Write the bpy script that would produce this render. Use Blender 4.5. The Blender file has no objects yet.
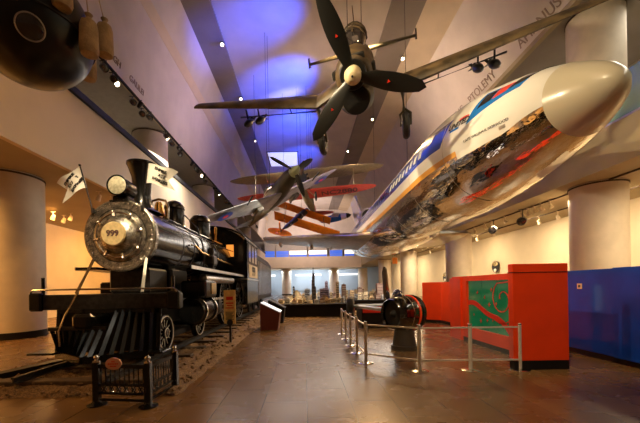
import bpy, math, random
from mathutils import Vector as V, Matrix as M
random.seed(7)
PI = math.pi; R_ = math.radians
sc = bpy.context.scene
COL = sc.collection
EYE = 1.65

# ------------------------------------------------------------------ materials
def mat(name, col, rough=.5, metal=0., emit=None, es=0., noise=0., nscale=5., bump=0., bscale=30., coat=0., alpha=None, trans=0., spec=.5, stretch=None, col2=None):
    m = bpy.data.materials.new(name); m.use_nodes = True
    nt = m.node_tree; b = nt.nodes['Principled BSDF']
    c = (*col, 1)
    b.inputs['Base Color'].default_value = c
    b.inputs['Roughness'].default_value = rough
    b.inputs['Metallic'].default_value = metal
    b.inputs['Specular IOR Level'].default_value = spec
    b.inputs['Coat Weight'].default_value = coat
    b.inputs['Coat Roughness'].default_value = .08
    b.inputs['Transmission Weight'].default_value = trans
    if emit is not None:
        b.inputs['Emission Color'].default_value = (*emit, 1); b.inputs['Emission Strength'].default_value = es
    if alpha is not None: b.inputs['Alpha'].default_value = alpha
    if noise or bump or col2:
        tc = nt.nodes.new('ShaderNodeTexCoord'); mp = nt.nodes.new('ShaderNodeMapping')
        nt.links.new(tc.outputs['Object'], mp.inputs['Vector'])
        if stretch: mp.inputs['Scale'].default_value = stretch
        if noise or col2:
            n = nt.nodes.new('ShaderNodeTexNoise'); n.inputs['Scale'].default_value = nscale; n.inputs['Detail'].default_value = 5
            nt.links.new(mp.outputs['Vector'], n.inputs['Vector'])
            r = nt.nodes.new('ShaderNodeValToRGB')
            r.color_ramp.elements[0].position = .38; r.color_ramp.elements[1].position = .62
            if col2: a0, a1 = col, col2
            else: a0 = [x*(1-noise) for x in col]; a1 = [min(1, x*(1+noise)) for x in col]
            r.color_ramp.elements[0].color = (*a0, 1); r.color_ramp.elements[1].color = (*a1, 1)
            nt.links.new(n.outputs['Fac'], r.inputs['Fac']); nt.links.new(r.outputs['Color'], b.inputs['Base Color'])
        if bump:
            n2 = nt.nodes.new('ShaderNodeTexNoise'); n2.inputs['Scale'].default_value = bscale; n2.inputs['Detail'].default_value = 3
            nt.links.new(mp.outputs['Vector'], n2.inputs['Vector'])
            bp = nt.nodes.new('ShaderNodeBump'); bp.inputs['Strength'].default_value = bump; bp.inputs['Distance'].default_value = .05
            nt.links.new(n2.outputs['Fac'], bp.inputs['Height']); nt.links.new(bp.outputs['Normal'], b.inputs['Normal'])
    return m

def floor_mat():
    m = bpy.data.materials.new('stone_tiles'); m.use_nodes = True; nt = m.node_tree; b = nt.nodes['Principled BSDF']
    tc = nt.nodes.new('ShaderNodeTexCoord')
    br = nt.nodes.new('ShaderNodeTexBrick'); br.offset = .5
    br.inputs['Scale'].default_value = 1; br.inputs['Brick Width'].default_value = 1.15; br.inputs['Row Height'].default_value = .62
    br.inputs['Mortar Size'].default_value = .006; br.inputs['Mortar Smooth'].default_value = .2
    br.inputs['Color1'].default_value = (.165, .085, .028, 1); br.inputs['Color2'].default_value = (.215, .118, .043, 1); br.inputs['Mortar'].default_value = (.07, .043, .025, 1)
    mp = nt.nodes.new('ShaderNodeMapping'); mp.inputs['Rotation'].default_value = (0, 0, R_(90))
    nt.links.new(tc.outputs['Object'], mp.inputs['Vector']); nt.links.new(mp.outputs['Vector'], br.inputs['Vector'])
    n = nt.nodes.new('ShaderNodeTexNoise'); n.inputs['Scale'].default_value = 1.3; n.inputs['Detail'].default_value = 6
    nt.links.new(tc.outputs['Object'], n.inputs['Vector'])
    mx = nt.nodes.new('ShaderNodeMix'); mx.data_type = 'RGBA'; mx.blend_type = 'MULTIPLY'
    mx.inputs[0].default_value = .2
    rr = nt.nodes.new('ShaderNodeValToRGB'); rr.color_ramp.elements[0].position = .3; rr.color_ramp.elements[0].color = (.75, .75, .75, 1); rr.color_ramp.elements[1].position = .7
    nt.links.new(n.outputs['Fac'], rr.inputs['Fac'])
    nt.links.new(br.outputs['Color'], mx.inputs[6]); nt.links.new(rr.outputs['Color'], mx.inputs[7])
    nt.links.new(mx.outputs[2], b.inputs['Base Color'])
    r2 = nt.nodes.new('ShaderNodeMapRange'); r2.inputs[3].default_value = .22; r2.inputs[4].default_value = .32
    nt.links.new(n.outputs['Fac'], r2.inputs[0]); nt.links.new(r2.outputs[0], b.inputs['Roughness'])
    bp = nt.nodes.new('ShaderNodeBump'); bp.inputs['Strength'].default_value = .06; bp.inputs['Distance'].default_value = .02
    nt.links.new(n.outputs['Fac'], bp.inputs['Height']); nt.links.new(bp.outputs['Normal'], b.inputs['Normal'])
    b.inputs['Specular IOR Level'].default_value = .5
    return m

K = {}
K['floor'] = floor_mat()
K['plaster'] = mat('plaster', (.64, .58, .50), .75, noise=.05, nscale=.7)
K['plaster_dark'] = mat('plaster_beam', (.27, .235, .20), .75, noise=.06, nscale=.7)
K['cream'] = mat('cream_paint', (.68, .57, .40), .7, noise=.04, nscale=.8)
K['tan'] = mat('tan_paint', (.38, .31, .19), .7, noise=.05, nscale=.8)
K['grey'] = mat('grey_paint', (.45, .42, .36), .7, noise=.05)
K['column'] = mat('column_stone', (.68, .59, .47), .6, noise=.05, nscale=2.)
K['black'] = mat('black_gloss', (.005, .005, .005), .26, spec=.4, coat=.25)
K['blackm'] = mat('black_satin', (.008, .007, .007), .45, spec=.3)
K['boiler'] = mat('boiler_black', (.004, .004, .005), .2, spec=.4, coat=.15, bump=.08, bscale=9.)
K['iron'] = mat('dark_iron', (.03, .027, .025), .38, metal=.5, noise=.3, nscale=12)
K['smoke'] = mat('graphite_iron', (.36, .33, .28), .27, metal=.9, noise=.45, nscale=9., bump=.3, bscale=30)
K['steel'] = mat('polished_steel', (.62, .58, .52), .18, metal=1.)
K['brushed'] = mat('brushed_steel', (.58, .55, .50), .34, metal=1., noise=.1)
K['brass'] = mat('brass', (.75, .48, .16), .25, metal=1.)
K['gold'] = mat('gilt_plate', (.86, .66, .34), .42, metal=.35, noise=.1, nscale=14)
K['chrome'] = mat('mirror_aluminium', (.74, .70, .64), .06, metal=1., bump=.55, bscale=1.5, stretch=(2.6, .6, 2.6))
K['alum'] = mat('aluminium_skin', (.52, .47, .38), .3, metal=.85, noise=.12, nscale=3)
K['white'] = mat('white_enamel', (.86, .84, .78), .25, coat=.5)
K['radome'] = mat('ivory_radome', (.62, .56, .42), .28, coat=.5)
K['blue'] = mat('airline_blue', (.02, .18, .56), .25, coat=.4)
K['navy'] = mat('deep_blue_stripe', (.015, .05, .33), .25, coat=.4)
K['orange_line'] = mat('gold_stripe', (.75, .36, .06), .3)
K['glass_dark'] = mat('dark_window', (.03, .025, .025), .06, coat=1.)
K['glass_red'] = mat('red_lit_window', (.25, .03, .02), .1, emit=(1, .07, .03), es=.5)
K['win_lit'] = mat('cabin_window', (.85, .8, .55), .2, emit=(1, .85, .45), es=.35)
K['red'] = mat('red_panel', (.86, .055, .006), .35, noise=.05, nscale=2)
K['redink'] = mat('red_paint', (.70, .03, .01), .4)
K['bluepanel'] = mat('blue_gloss_panel', (.003, .045, .34), .2, coat=.15, spec=.3, noise=.2, nscale=1.2)
K['greenglass'] = mat('green_glass', (.01, .20, .085), .08, coat=.5, noise=.3, nscale=.9, emit=(.02, .42, .16), es=.08)
K['rubber'] = mat('rubber', (.02, .019, .018), .6)
K['wood'] = mat('tie_wood', (.07, .04, .02), .7, noise=.3, nscale=8)
K['stone'] = mat('ballast_stone', (.20, .115, .05), .85, noise=.5, nscale=40, bump=.6, bscale=50)
K['camo'] = mat('camouflage_paint', (.03, .020, .009), .5, nscale=1.8, col2=(.13, .085, .04), stretch=(1, 1, 1))
K['camo_under'] = mat('weathered_olive', (.10, .085, .045), .45, noise=.3, nscale=3)
K['prop'] = mat('propeller_black', (.016, .017, .016), .32)
K['spinner'] = mat('cream_spinner', (.80, .68, .42), .35)
K['spit_top'] = mat('dark_earth_green', (.03, .03, .016), .5, nscale=1.1, col2=(.075, .055, .03))
K['spit_under'] = mat('duck_egg_grey', (.27, .28, .26), .35, noise=.25, nscale=2)
K['palegreen'] = mat('pale_green', (.40, .50, .30), .4)
K['roundel'] = mat('roundel_blue', (.02, .05, .25), .4)
K['wingred'] = mat('fabric_red', (.62, .09, .07), .5, noise=.1)
K['wingolive'] = mat('fabric_olive', (.25, .22, .14), .6, noise=.12)
K['orange'] = mat('orange_fabric', (.80, .24, .015), .5, noise=.1, nscale=3)
K['canvas'] = mat('canvas', (.42, .29, .14), .85, noise=.15, nscale=6, bump=.3)
K['flagw'] = mat('flag_cloth', (.88, .84, .76), .8)
K['ink'] = mat('black_ink', (.02, .018, .016), .7)
K['bronze'] = mat('bronze_letters', (.30, .22, .17), .6)
K['rail'] = mat('pale_steel_rail', (.80, .76, .68), .35, metal=.4)
K['lamp'] = mat('lamp_glow', (1, .9, .7), .4, emit=(1, .80, .5), es=16.)
K['lampw'] = mat('lamp_soft_glow', (1, .95, .85), .4, emit=(1, .84, .58), es=4.)
K['lampp'] = mat('lamp_pink', (1, .2, .3), .4, emit=(1, .08, .22), es=14.)
K['lampb'] = mat('lamp_blue', (.2, .2, 1), .4, emit=(.2, .16, 1), es=14.)
K['can'] = mat('lamp_housing_black', (.02, .019, .018), .3, metal=.3)
K['canw'] = mat('lamp_housing_cream', (.66, .55, .38), .5)
K['sign'] = mat('yellow_sign', (.80, .52, .16), .5, nscale=9, noise=.12)
K['maroon'] = mat('maroon_panel', (.11, .02, .012), .4)
K['lit'] = mat('lit_label', (.9, .92, .9), .4, emit=(.9, .95, 1), es=.7)
K['clear'] = mat('clear_glass', (.9, .95, .93), .03, alpha=.05, spec=.3)
K['teal'] = mat('teal_glass', (.30, .58, .55), .06, alpha=.55, coat=.4)
K['paneblue'] = mat('blue_grey_wall', (.42, .50, .58), .6)
K['bluescreen'] = mat('blue_screen', (.05, .1, .4), .3, emit=(.06, .2, 1.), es=.6)
K['whitescreen'] = mat('white_screen', (.9, .9, .9), .3, emit=(1, .96, .9), es=1.0)
K['skylight'] = mat('bright_panel', (.9, .9, .95), .4, emit=(.82, .82, 1.), es=.75)
K['gondola'] = mat('gondola_black', (.006, .005, .004), .34, spec=.35, coat=.15, noise=.4, nscale=3)
K['sand'] = mat('sandy_scenery', (.42, .30, .14), .85, noise=.35, nscale=9, bump=.5)
K['table'] = mat('table_black', (.008, .006, .005), .5, spec=.25)
K['lettering'] = mat('dark_lettering', (.10, .045, .04), .6)

# ------------------------------------------------------------------ mesh builder
class MB:
    def __init__(s, T=None): s.v = []; s.f = []; s.m = []; s.T = T
    def add(s, vs, fs, m=0):
        o = len(s.v)
        for p in vs:
            p = V(p); s.v.append(tuple(s.T @ p) if s.T else tuple(p))
        for f in fs: s.f.append(tuple(i+o for i in f)); s.m.append(m)
        return s
    def box(s, c, d, rz=0, m=0):
        Rm = M.Rotation(rz, 3, 'Z') if not isinstance(rz, M) else rz
        vs = [V(c)+Rm @ V((x*d[0]/2, y*d[1]/2, z*d[2]/2)) for x in (-1, 1) for y in (-1, 1) for z in (-1, 1)]
        return s.add(vs, [(0, 1, 3, 2), (4, 6, 7, 5), (0, 4, 5, 1), (2, 3, 7, 6), (0, 2, 6, 4), (1, 5, 7, 3)], m)
    def bb(s, x0, x1, y0, y1, z0, z1, m=0): return s.box(((x0+x1)/2, (y0+y1)/2, (z0+z1)/2), (abs(x1-x0), abs(y1-y0), abs(z1-z0)), 0, m)
    def bev(s, x0, x1, y0, y1, z0, z1, b=.02, m=0):
        # box with chamfered edges
        cx, cy, cz = (x0+x1)/2, (y0+y1)/2, (z0+z1)/2; hx, hy, hz = abs(x1-x0)/2, abs(y1-y0)/2, abs(z1-z0)/2
        b = min(b, hx*.9, hy*.9, hz*.9)
        def ring(z, ix): return [(cx+sx*(hx-ax-ix), cy+sy*(hy-ay-ix), z) for sx, sy, ax, ay in ((-1, -1, b, 0), (1, -1, b, 0), (1, -1, 0, b), (1, 1, 0, b), (1, 1, b, 0), (-1, 1, b, 0), (-1, 1, 0, b), (-1, -1, 0, b))]
        return s.loft([ring(cz-hz, b*.7), ring(cz-hz+b, 0), ring(cz+hz-b, 0), ring(cz+hz, b*.7)], m=m)
    def loft(s, rings, close=True, caps=True, m=0):
        n = len(rings[0]); vs = [p for r in rings for p in r]; fs = []
        for i in range(len(rings)-1):
            for j in range(n if close else n-1):
                k = (j+1) % n
                fs.append((i*n+j, i*n+k, (i+1)*n+k, (i+1)*n+j))
        if caps and close:
            fs.append(tuple(reversed(range(n)))); fs.append(tuple((len(rings)-1)*n+j for j in range(n)))
        return s.add(vs, fs, m)
    @staticmethod
    def basis(d):
        d = V(d).normalized(); a = V((0, 0, 1)) if abs(d.z) < .95 else V((1, 0, 0))
        x = d.cross(a).normalized(); y = x.cross(d).normalized()
        return x, y, d
    def lathe(s, prof, o, d, n=24, m=0, caps=True):
        x, y, d = s.basis(d); o = V(o)
        rings = [[o+d*t+(x*math.cos(2*PI*j/n)+y*math.sin(2*PI*j/n))*r for j in range(n)] for r, t in prof]
        return s.loft(rings, True, caps, m)
    def cyl(s, p0, p1, r0, r1=None, n=16, m=0, caps=True):
        d = V(p1)-V(p0); return s.lathe([(r0, 0), (r0 if r1 is None else r1, d.length)], p0, d, n, m, caps)
    def tube(s, pts, r, n=8, m=0, closed=False):
        pts = [V(p) for p in pts]; rings = []; prev = None
        N = len(pts)
        for i, p in enumerate(pts):
            d = (pts[(i+1) % N]-pts[i-1]) if closed else (pts[min(i+1, N-1)]-pts[max(i-1, 0)])
            d.normalize()
            if prev is None: x, y, _ = s.basis(d)
            else:
                x = (prev-d*prev.dot(d)).normalized(); y = d.cross(x)
            prev = x
            rr = r[i] if isinstance(r, (list, tuple)) else r
            rings.append([p+(x*math.cos(2*PI*j/n)+y*math.sin(2*PI*j/n))*rr for j in range(n)])
        if closed: rings.append(rings[0])
        return s.loft(rings, True, not closed, m)
    def ring(s, c, d, R, r, n=32, k=8, m=0):
        x, y, d = s.basis(d); c = V(c)
        return s.tube([c+(x*math.cos(2*PI*i/n)+y*math.sin(2*PI*i/n))*R for i in range(n)], r, k, m, True)
    def sph(s, c, r, n=16, m=0):
        if not isinstance(r, (tuple, list)): r = (r, r, r)
        rings = []
        h = n//2
        for i in range(h+1):
            a = -PI/2+PI*i/h; q = max(math.cos(a), .001)
            rings.append([(c[0]+r[0]*q*math.cos(2*PI*j/n), c[1]+r[1]*q*math.sin(2*PI*j/n), c[2]+r[2]*math.sin(a)) for j in range(n)])
        return s.loft(rings, True, True, m)
    def beam(s, p0, p1, w, h, m=0):
        x, y, d = s.basis(V(p1)-V(p0)); p0 = V(p0); p1 = V(p1)
        q = [x*w/2+y*h/2, -x*w/2+y*h/2, -x*w/2-y*h/2, x*w/2-y*h/2]
        return s.loft([[p0+t for t in q], [p1+t for t in q]], m=m)
    def prism(s, poly, off, m=0):
        off = V(off); return s.loft([[V(p) for p in poly], [V(p)+off for p in poly]], m=m)
    def build(s, name, mats, parent=None, smooth=True, ang=32, loc=None):
        me = bpy.data.meshes.new(name); me.from_pydata(s.v, [], s.f)
        if not isinstance(mats, (list, tuple)): mats = [mats]
        for mm in mats: me.materials.append(K[mm] if isinstance(mm, str) else mm)
        me.polygons.foreach_set('material_index', s.m)
        import bmesh
        bm = bmesh.new(); bm.from_mesh(me); bmesh.ops.recalc_face_normals(bm, faces=bm.faces); bm.to_mesh(me); bm.free()
        if smooth:
            me.polygons.foreach_set('use_smooth', [True]*len(me.polygons)); me.set_sharp_from_angle(angle=R_(ang))
        o = bpy.data.objects.new(name, me); COL.objects.link(o)
        if parent: o.parent = parent
        if loc: o.location = loc
        return o

def tag(o, label=None, cat=None, group=None, kind=None):
    if label: o['label'] = label
    if cat: o['category'] = cat
    if group: o['group'] = group
    if kind: o['kind'] = kind
    return o
def empty(name, loc=(0, 0, 0), label=None, cat=None, group=None, mtx=None):
    o = bpy.data.objects.new(name, None); COL.objects.link(o); o.empty_display_size = .2
    if mtx is not None: o.matrix_world = mtx
    else: o.location = loc
    return tag(o, label, cat, group)
def struct(o): o['kind'] = 'structure'; return o
def copy_tree(o, parent=None):
    c = o.copy(); COL.objects.link(c)
    if parent: c.parent = parent
    for ch in o.children: copy_tree(ch, c)
    return c
def text_mesh(body, size, extrude=.004, align='CENTER', bold=0.):
    cu = bpy.data.curves.new('t', 'FONT'); cu.body = body; cu.size = size; cu.extrude = extrude; cu.align_x = align; cu.align_y = 'CENTER'; cu.offset = bold
    o = bpy.data.objects.new('t', cu); COL.objects.link(o)
    dg = bpy.context.evaluated_depsgraph_get(); me = bpy.data.meshes.new_from_object(o.evaluated_get(dg))
    bpy.data.objects.remove(o); bpy.data.curves.remove(cu)
    return me
def text(name, body, size, mtx, material, parent=None, extrude=.004, fn=None, bold=0., align='CENTER'):
    me = text_mesh(body, size, extrude, align, bold); me.name = name
    me.materials.clear(); me.materials.append(K[material])
    for v in me.vertices:
        v.co = fn(v.co) if fn else mtx @ v.co
    o = bpy.data.objects.new(name, me); COL.objects.link(o)
    if parent: o.parent = parent
    return o
def basis_m(o, x, y):
    x = V(x).normalized(); y = V(y).normalized(); z = x.cross(y).normalized()
    return M(((x.x, y.x, z.x, o[0]), (x.y, y.y, z.y, o[1]), (x.z, y.z, z.z, o[2]), (0, 0, 0, 1)))


# ------------------------------------------------------------------ the setting
def slab(name, x0, x1, y0, y1, z0, z1, m): return struct(MB().bb(x0, x1, y0, y1, z0, z1).build(name, m, smooth=False))
YB, YE = -8., 66.
slab('floor', -16.2, 17.2, YB, 72, -.2, 0, 'floor')
XL, XR = -8.27, 11.37
def strip(name, pts, m, y0=YB, y1=YE, th=.2):
    # a bent sheet of plaster running down the hall, given real thickness
    mb = MB()
    for a, b in zip(pts, pts[1:]):
        d = V((b[0]-a[0], 0, b[1]-a[1])).normalized(); n = V((-d.z, 0, d.x))*th
        p = [V((a[0], y0, a[1])), V((b[0], y0, b[1])), V((b[0], y0, b[1]))+n, V((a[0], y0, a[1]))+n]
        mb.prism(p, (0, y1-y0, 0))
    return struct(mb.build(name, m, smooth=False))
# left side: ground floor wall, gallery, frieze
slab('wall_left', -16.2, -16, YB, 72, 0, 5.9, 'cream')
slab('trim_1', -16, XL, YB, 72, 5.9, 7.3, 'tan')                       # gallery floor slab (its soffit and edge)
slab('wall_left_parapet', XL, XL+.18, YB, 66, 5.86, 8.62, 'cream')
slab('wall_left_gallery', -14.2, -14, YB, 66, 7.3, 11.4, 'grey')
slab('ceiling_left_gallery', -14, XL-.12, YB, 66, 11.3, 11.5, 'grey')
slab('trim_2', XL-.12, XL+.06, YB, 66, 11.24, 11.36, 'cream')             # cornice under the frieze
strip('wall_left_frieze', [(-6.57, 17.5), (-7.6, 15.4), (XL, 11.3)], 'plaster', th=-.2)
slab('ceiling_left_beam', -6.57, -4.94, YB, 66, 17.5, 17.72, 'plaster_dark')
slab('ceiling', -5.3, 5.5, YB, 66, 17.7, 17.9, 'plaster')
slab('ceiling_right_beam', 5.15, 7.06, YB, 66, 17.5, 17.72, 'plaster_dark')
strip('wall_right_frieze', [(XR, 13.4), (8.9, 17.1)], 'plaster', th=-.2)
strip('trim_warm_light', [(8.9, 17.1), (7.06, 17.5)], 'cream', th=-.2)  # warm light on this band is put in as cream colour
strip('trim_light_stripe', [(-7.36, 15.9), (-7.62, 15.38)], 'cream', th=.03)  # yellowish stripe of light laid on as a thin cream strip
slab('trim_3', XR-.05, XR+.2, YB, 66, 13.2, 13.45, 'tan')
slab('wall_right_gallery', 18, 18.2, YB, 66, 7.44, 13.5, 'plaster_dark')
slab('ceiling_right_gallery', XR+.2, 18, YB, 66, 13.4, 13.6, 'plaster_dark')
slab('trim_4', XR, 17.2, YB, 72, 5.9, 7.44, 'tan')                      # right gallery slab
slab('wall_right', 17, 17.2, YB, 72, 0, 5.9, 'cream')
slab('wall_back', -16.2, 18.2, YB-.2, YB, 0, 18.8, 'plaster_dark')
# far end
slab('wall_end', -16.2, 17.2, 72, 72.2, 0, 5.9, 'paneblue')
slab('trim_5', XL, XR, 64.2, 72, 5.5, 7.75, 'cream')                    # far gallery
slab('wall_end_gallery', -14.2, 18.2, 70, 70.2, 7.7, 12.2, 'plaster')
slab('wall_end_upper', -14.2, 18.2, 66, 66.3, 11.9, 18.8, 'plaster')
slab('trim_6', XL, XR, 65.6, 66.4, 11.6, 12.1, 'cream')

def column(x, y, z0, z1, base=True, r=1.0, m='column'):
    mb = MB(); mb.cyl((x, y, z0), (x, y, z1), r, n=56)
    if base: mb.cyl((x, y, z0), (x, y, z0+.24), r+.03, n=56, m=1)
    mb.lathe([(r, 0), (r+.03, 0), (r+.03, .06), (r, .06)], (x, y, z1-.1), (0, 0, 1), 56, 2)
    return struct(mb.build('column', [m, 'blackm', 'wood']))
for y in (11.8, 23.3, 34.8, 46.3, 57.8):
    column(-10.8, y, 0, 5.9)
for y in (9.6, 20.0, 30.4, 40.8, 51.2): column(-9.5, y, 7.3, 11.3, False)
for y in (14.15, 27, 40, 52):
    column(13.0, y, 0, 5.9); column(13.0, y, 7.44, 13.4, False, m='column')
for x in (-13, -3.9, 6.2, 12.3): column(x, 68, 0, 5.5)
slab('trim_7', XL+.02, XL+.3, YB, 66, 8.62, 8.86, 'rubber')            # dark top rail of the left parapet

# glass balustrade on the right gallery
t = empty('glass_balustrade', (XR, 10, 7.44), 'teal glass balustrade with a steel handrail along the right gallery edge', 'railing')
for k in range(14):
    MB().bb(.08, .11, -8+k*2.5+.03, -8+k*2.5+2.47, .02, 1.66).build('glass_panel', 'teal', t, smooth=False)
MB().tube([(.1, -8, 1.70), (.1, 27, 1.70)], .035).build('handrail', 'brushed', t)
MB().bb(.02, .16, -8, 27, 0, .08).build('base_shoe', 'brushed', t, smooth=False)
t = empty('slatted_bench', (13.2, 9.9, 7.44), 'yellow and black slatted seat behind the gallery glass beside the airliner nose', 'bench')
t.location = (12.0, 11.35, 7.44)
MB().bb(-.12, .5, -.8, .8, .42, .5).build('seat', 'blackm', t)
for k in range(6): MB().beam((-.16, -.7+k*.28, .02), (-.12, -.7+k*.28, 1.0), .06, .12).build('slat', 'sign', t, smooth=False)
MB().bb(-.1, .45, -.75, -.65, 0, .42).build('leg', 'blackm', t); MB().bb(-.1, .45, .65, .75, 0, .42).build('leg', 'blackm', t)

# inscriptions on the friezes
def frieze_right(y, s):   # point on the sloped right frieze, s metres up from the ledge
    a = V((XR, y, 13.4)); b = V((8.9, y, 17.1)); return a+(b-a).normalized()*s+V((-.02, 0, -.012))
up_r = (V((8.9, 0, 17.1))-V((XR, 0, 13.4))).normalized()
for body, y in (('PTOLEMY', 19.8), ('YOUNG', 23.1), ('APIANUS', 15.0)):
    o = text('wall_inscription', body, .66, basis_m(frieze_right(y, .45), (0, -1, 0), up_r), 'bronze', extrude=.01)
    tag(o, 'carved name %s in capitals on the right hand frieze' % body, 'lettering')
up_l = (V((-7.6, 0, 15.4))-V((XL, 0, 11.3))).normalized()
for body, y in (('RAYLEIGH', 13.6), ('GALILEI', 15.9)):
    o = text('wall_inscription', body, .40, basis_m(V((XL, y, 11.3))+up_l*.5+V((.02, 0, -.004)), (0, 1, 0), up_l), 'bronze', extrude=.01)
    tag(o, 'carved name %s in capitals on the left hand frieze' % body, 'lettering')

# lit panel in the ceiling and the displays on the far gallery
t = empty('ceiling_light_panel', (-2.4, 40, 17.7), 'bright rectangular light panel set in the far part of the ceiling', 'ceiling light')
MB().bb(-1.9, 1.9, -2.3, 2.3, -.06, 0).build('frame', 'plaster_dark', t, smooth=False)
MB().bb(-1.75, 1.75, -2.1, 2.1, -.1, -.06).build('diffuser', 'skylight', t, smooth=False)
disp = [(-7.2, 2.0, 'bluescreen'), (-4.6, 2.6, 'bluescreen'), (-1.3, 3.6, 'whitescreen'), (2.8, 3.8, 'whitescreen'), (6.6, 2.6, 'bluescreen'), (9.4, 2.0, 'whitescreen')]
for i, (x, w, m) in enumerate(disp):
    t = empty('gallery_display', (x, 66.9, 7.75), 'glowing %s display panel on the far gallery, %s from the left' % ('blue' if m == 'bluescreen' else 'white', ('first', 'second', 'third', 'fourth', 'fifth', 'last')[i]), 'display', 'displays on the far gallery')
    MB().bb(-w/2-.08, w/2+.08, 0, .2, 0, 3.6).build('frame', 'grey', t, smooth=False)
    MB().bb(-w/2, w/2, -.03, 0, .7, 1.5).build('screen', m, t, smooth=False)
    MB().bb(-w/2, w/2, -.03, 0, .1, .65).build('lower_screen', 'bluescreen', t, smooth=False)
for i, x in enumerate((-9.5, .8, 9.2)):
    t = empty('wall_screen', (x, 71.9, 0), 'pale lit projection panel low on the far end wall, %s' % ('left of the columns', 'between the columns', 'right of the columns')[i], 'screen', 'panels on the far end wall')
    MB().bb(-3, 3, -.12, 0, .8, 4.0).build('frame', 'paneblue', t, smooth=False)
    MB().bb(-2.9, 2.9, -.15, -.12, .9, 3.9).build('panel', 'paneblue', t, smooth=False)
    MB().bb(-2.9, 2.9, -.3, -.12, 4.15, 4.5).build('light_strip', 'whitescreen', t, smooth=False)

# ------------------------------------------------------------------ railway bed
RX = -3.93
def bed_h(x, y):
    e = min(x+6.1, -2.0-x, y-4.95)
    return max(0, min(.11, e*.35))+random.uniform(0, .035)
mb = MB(); nx, ny = 56, 150
for j in range(ny+1):
    for i in range(nx+1):
        x = -6.1+4.1*i/nx; y = 4.95+20*j/ny
        edge = i in (0, nx) or j in (0, ny)
        mb.v.append((x+random.uniform(-.03, .03), y+random.uniform(-.03, .03), .004 if edge else bed_h(x, y)))
for j in range(ny):
    for i in range(nx):
        a = j*(nx+1)+i; mb.f.append((a, a+1, a+nx+2, a+nx+1)); mb.m.append(0)
for k in range(1500):
    x = random.uniform(-6.05, -2.05); y = 4.98+16*random.random()**1.6; r = random.uniform(.025, .06)
    mb.T = M.Translation((x, y, max(.02, bed_h(x, y)))) @ M.Rotation(random.uniform(0, 6), 4, V((random.random(), random.random(), random.random()+.1)))
    mb.add([(r, 0, 0), (-r, 0, 0), (0, r, 0), (0, -r*.8, 0), (0, 0, r*.7), (0, 0, -r*.7)], [(0, 2, 4), (2, 1, 4), (1, 3, 4), (3, 0, 4), (2, 0, 5), (1, 2, 5), (3, 1, 5), (0, 3, 5)])
mb.T = None
tag(mb.build('track_ballast', 'stone', smooth=False), 'bed of brown crushed stone under the black locomotive', 'ballast', kind='stuff')
ordn = ['first', 'second', 'third', 'fourth', 'fifth', 'sixth', 'seventh', 'eighth', 'ninth', 'tenth', 'eleventh', 'twelfth', 'thirteenth', 'fourteenth', 'fifteenth', 'sixteenth', 'seventeenth', 'eighteenth', 'nineteenth', 'twentieth']
sl = MB().bev(-1.35, 1.35, -.11, .11, -.08, .08, .015).build('railway_sleeper', 'wood')
for k in range(16):
    o = sl if k == 0 else sl.copy()
    if k: COL.objects.link(o)
    o.location = (RX, 5.35+k*.95, .10)
    tag(o, 'dark timber railway sleeper in the stone bed, %s from the iron fence' % ordn[k], 'sleeper', 'railway sleepers under the locomotive')
for s, w in ((-1, 'left'), (1, 'right')):
    mb = MB(); x = RX+s*.75
    mb.prism([(x-.06, 5.1, .18), (x+.06, 5.1, .18), (x+.06, 5.1, .195), (x+.012, 5.1, .205), (x+.012, 5.1, .25), (x+.034, 5.1, .255), (x+.034, 5.1, .285), (x-.034, 5.1, .285), (x-.034, 5.1, .255), (x-.012, 5.1, .25), (x-.012, 5.1, .205), (x-.06, 5.1, .195)], (0, 19.6, 0))
    tag(mb.build('track_rail', 'iron', smooth=False), 'steel track rail under the %s wheels of the locomotive' % w, 'rail')
RT = .285
o = MB().prism([(-5.62, 5.55, .0), (-5.40, 5.52, .0), (-4.95, 6.95, .0), (-5.17, 7.0, .0)], (0, 0, .22)).build('edge_timber', 'blackm')
tag(o, 'long black squared timber lying left of the pilot on the floor', 'timber')

# ------------------------------------------------------------------ the locomotive (y runs back from the smokebox front)
L = empty('steam_locomotive', (RX, 6.84, 0), 'black steam locomotive number 999 with gilt front plate standing on the stone bed', 'locomotive')
CZ = 2.82
def lp(mb, name, m, parent=None, **k): return mb.build(name, m, parent or L, **k)
sbx = lp(MB().lathe([(.70, .1), (.735, .12), (.735, 1.62), (.70, 1.66)], (0, 0, CZ), (0, 1, 0), 56), 'smokebox', 'boiler')
lp(MB().lathe([(.56, .03), (.58, -.02), (.745, -.02), (.775, .0), (.775, .12), (.73, .14)], (0, 0, CZ), (0, 1, 0), 64, caps=False), 'smokebox_ring', 'smoke')
mb = MB()
for k in range(44):
    a = 2*PI*k/44; mb.sph((.69*math.cos(a), -.025, CZ+.69*math.sin(a)), .014, 8)
    if k % 2 == 0: mb.sph((.625*math.cos(a+.07), -.022, CZ+.625*math.sin(a+.07)), .010, 6)
lp(mb, 'rivets', 'steel')
dr = lp(MB().lathe([(.57, .02), (.56, -.02), (.50, -.03), (.49, -.06), (.46, -.075), (.40, -.08), (.36, -.13), (.26, -.18), (.15, -.21), (.02, -.22)], (0, 0, CZ), (0, 1, 0), 56), 'smokebox_door', 'smoke')
lp(MB().ring((0, -.065, CZ), (0, 1, 0), .475, .022, 56), 'door_trim_ring', 'steel', dr)
for k in range(8):
    a = 2*PI*k/8+.2; c = (.50*math.cos(a), -.07, CZ+.50*math.sin(a))
    lp(MB().beam((c[0], c[1], c[2]), (.40*math.cos(a), -.10, CZ+.40*math.sin(a)), .045, .035).sph((c[0], -.09, c[2]), .03, 8), 'door_clamp', 'steel', dr)
pl = lp(MB().lathe([(.245, 0), (.25, -.02), (.235, -.05), (.02, -.055)], (0, -.22, CZ), (0, 1, 0), 40), 'number_plate', 'gold')
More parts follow.
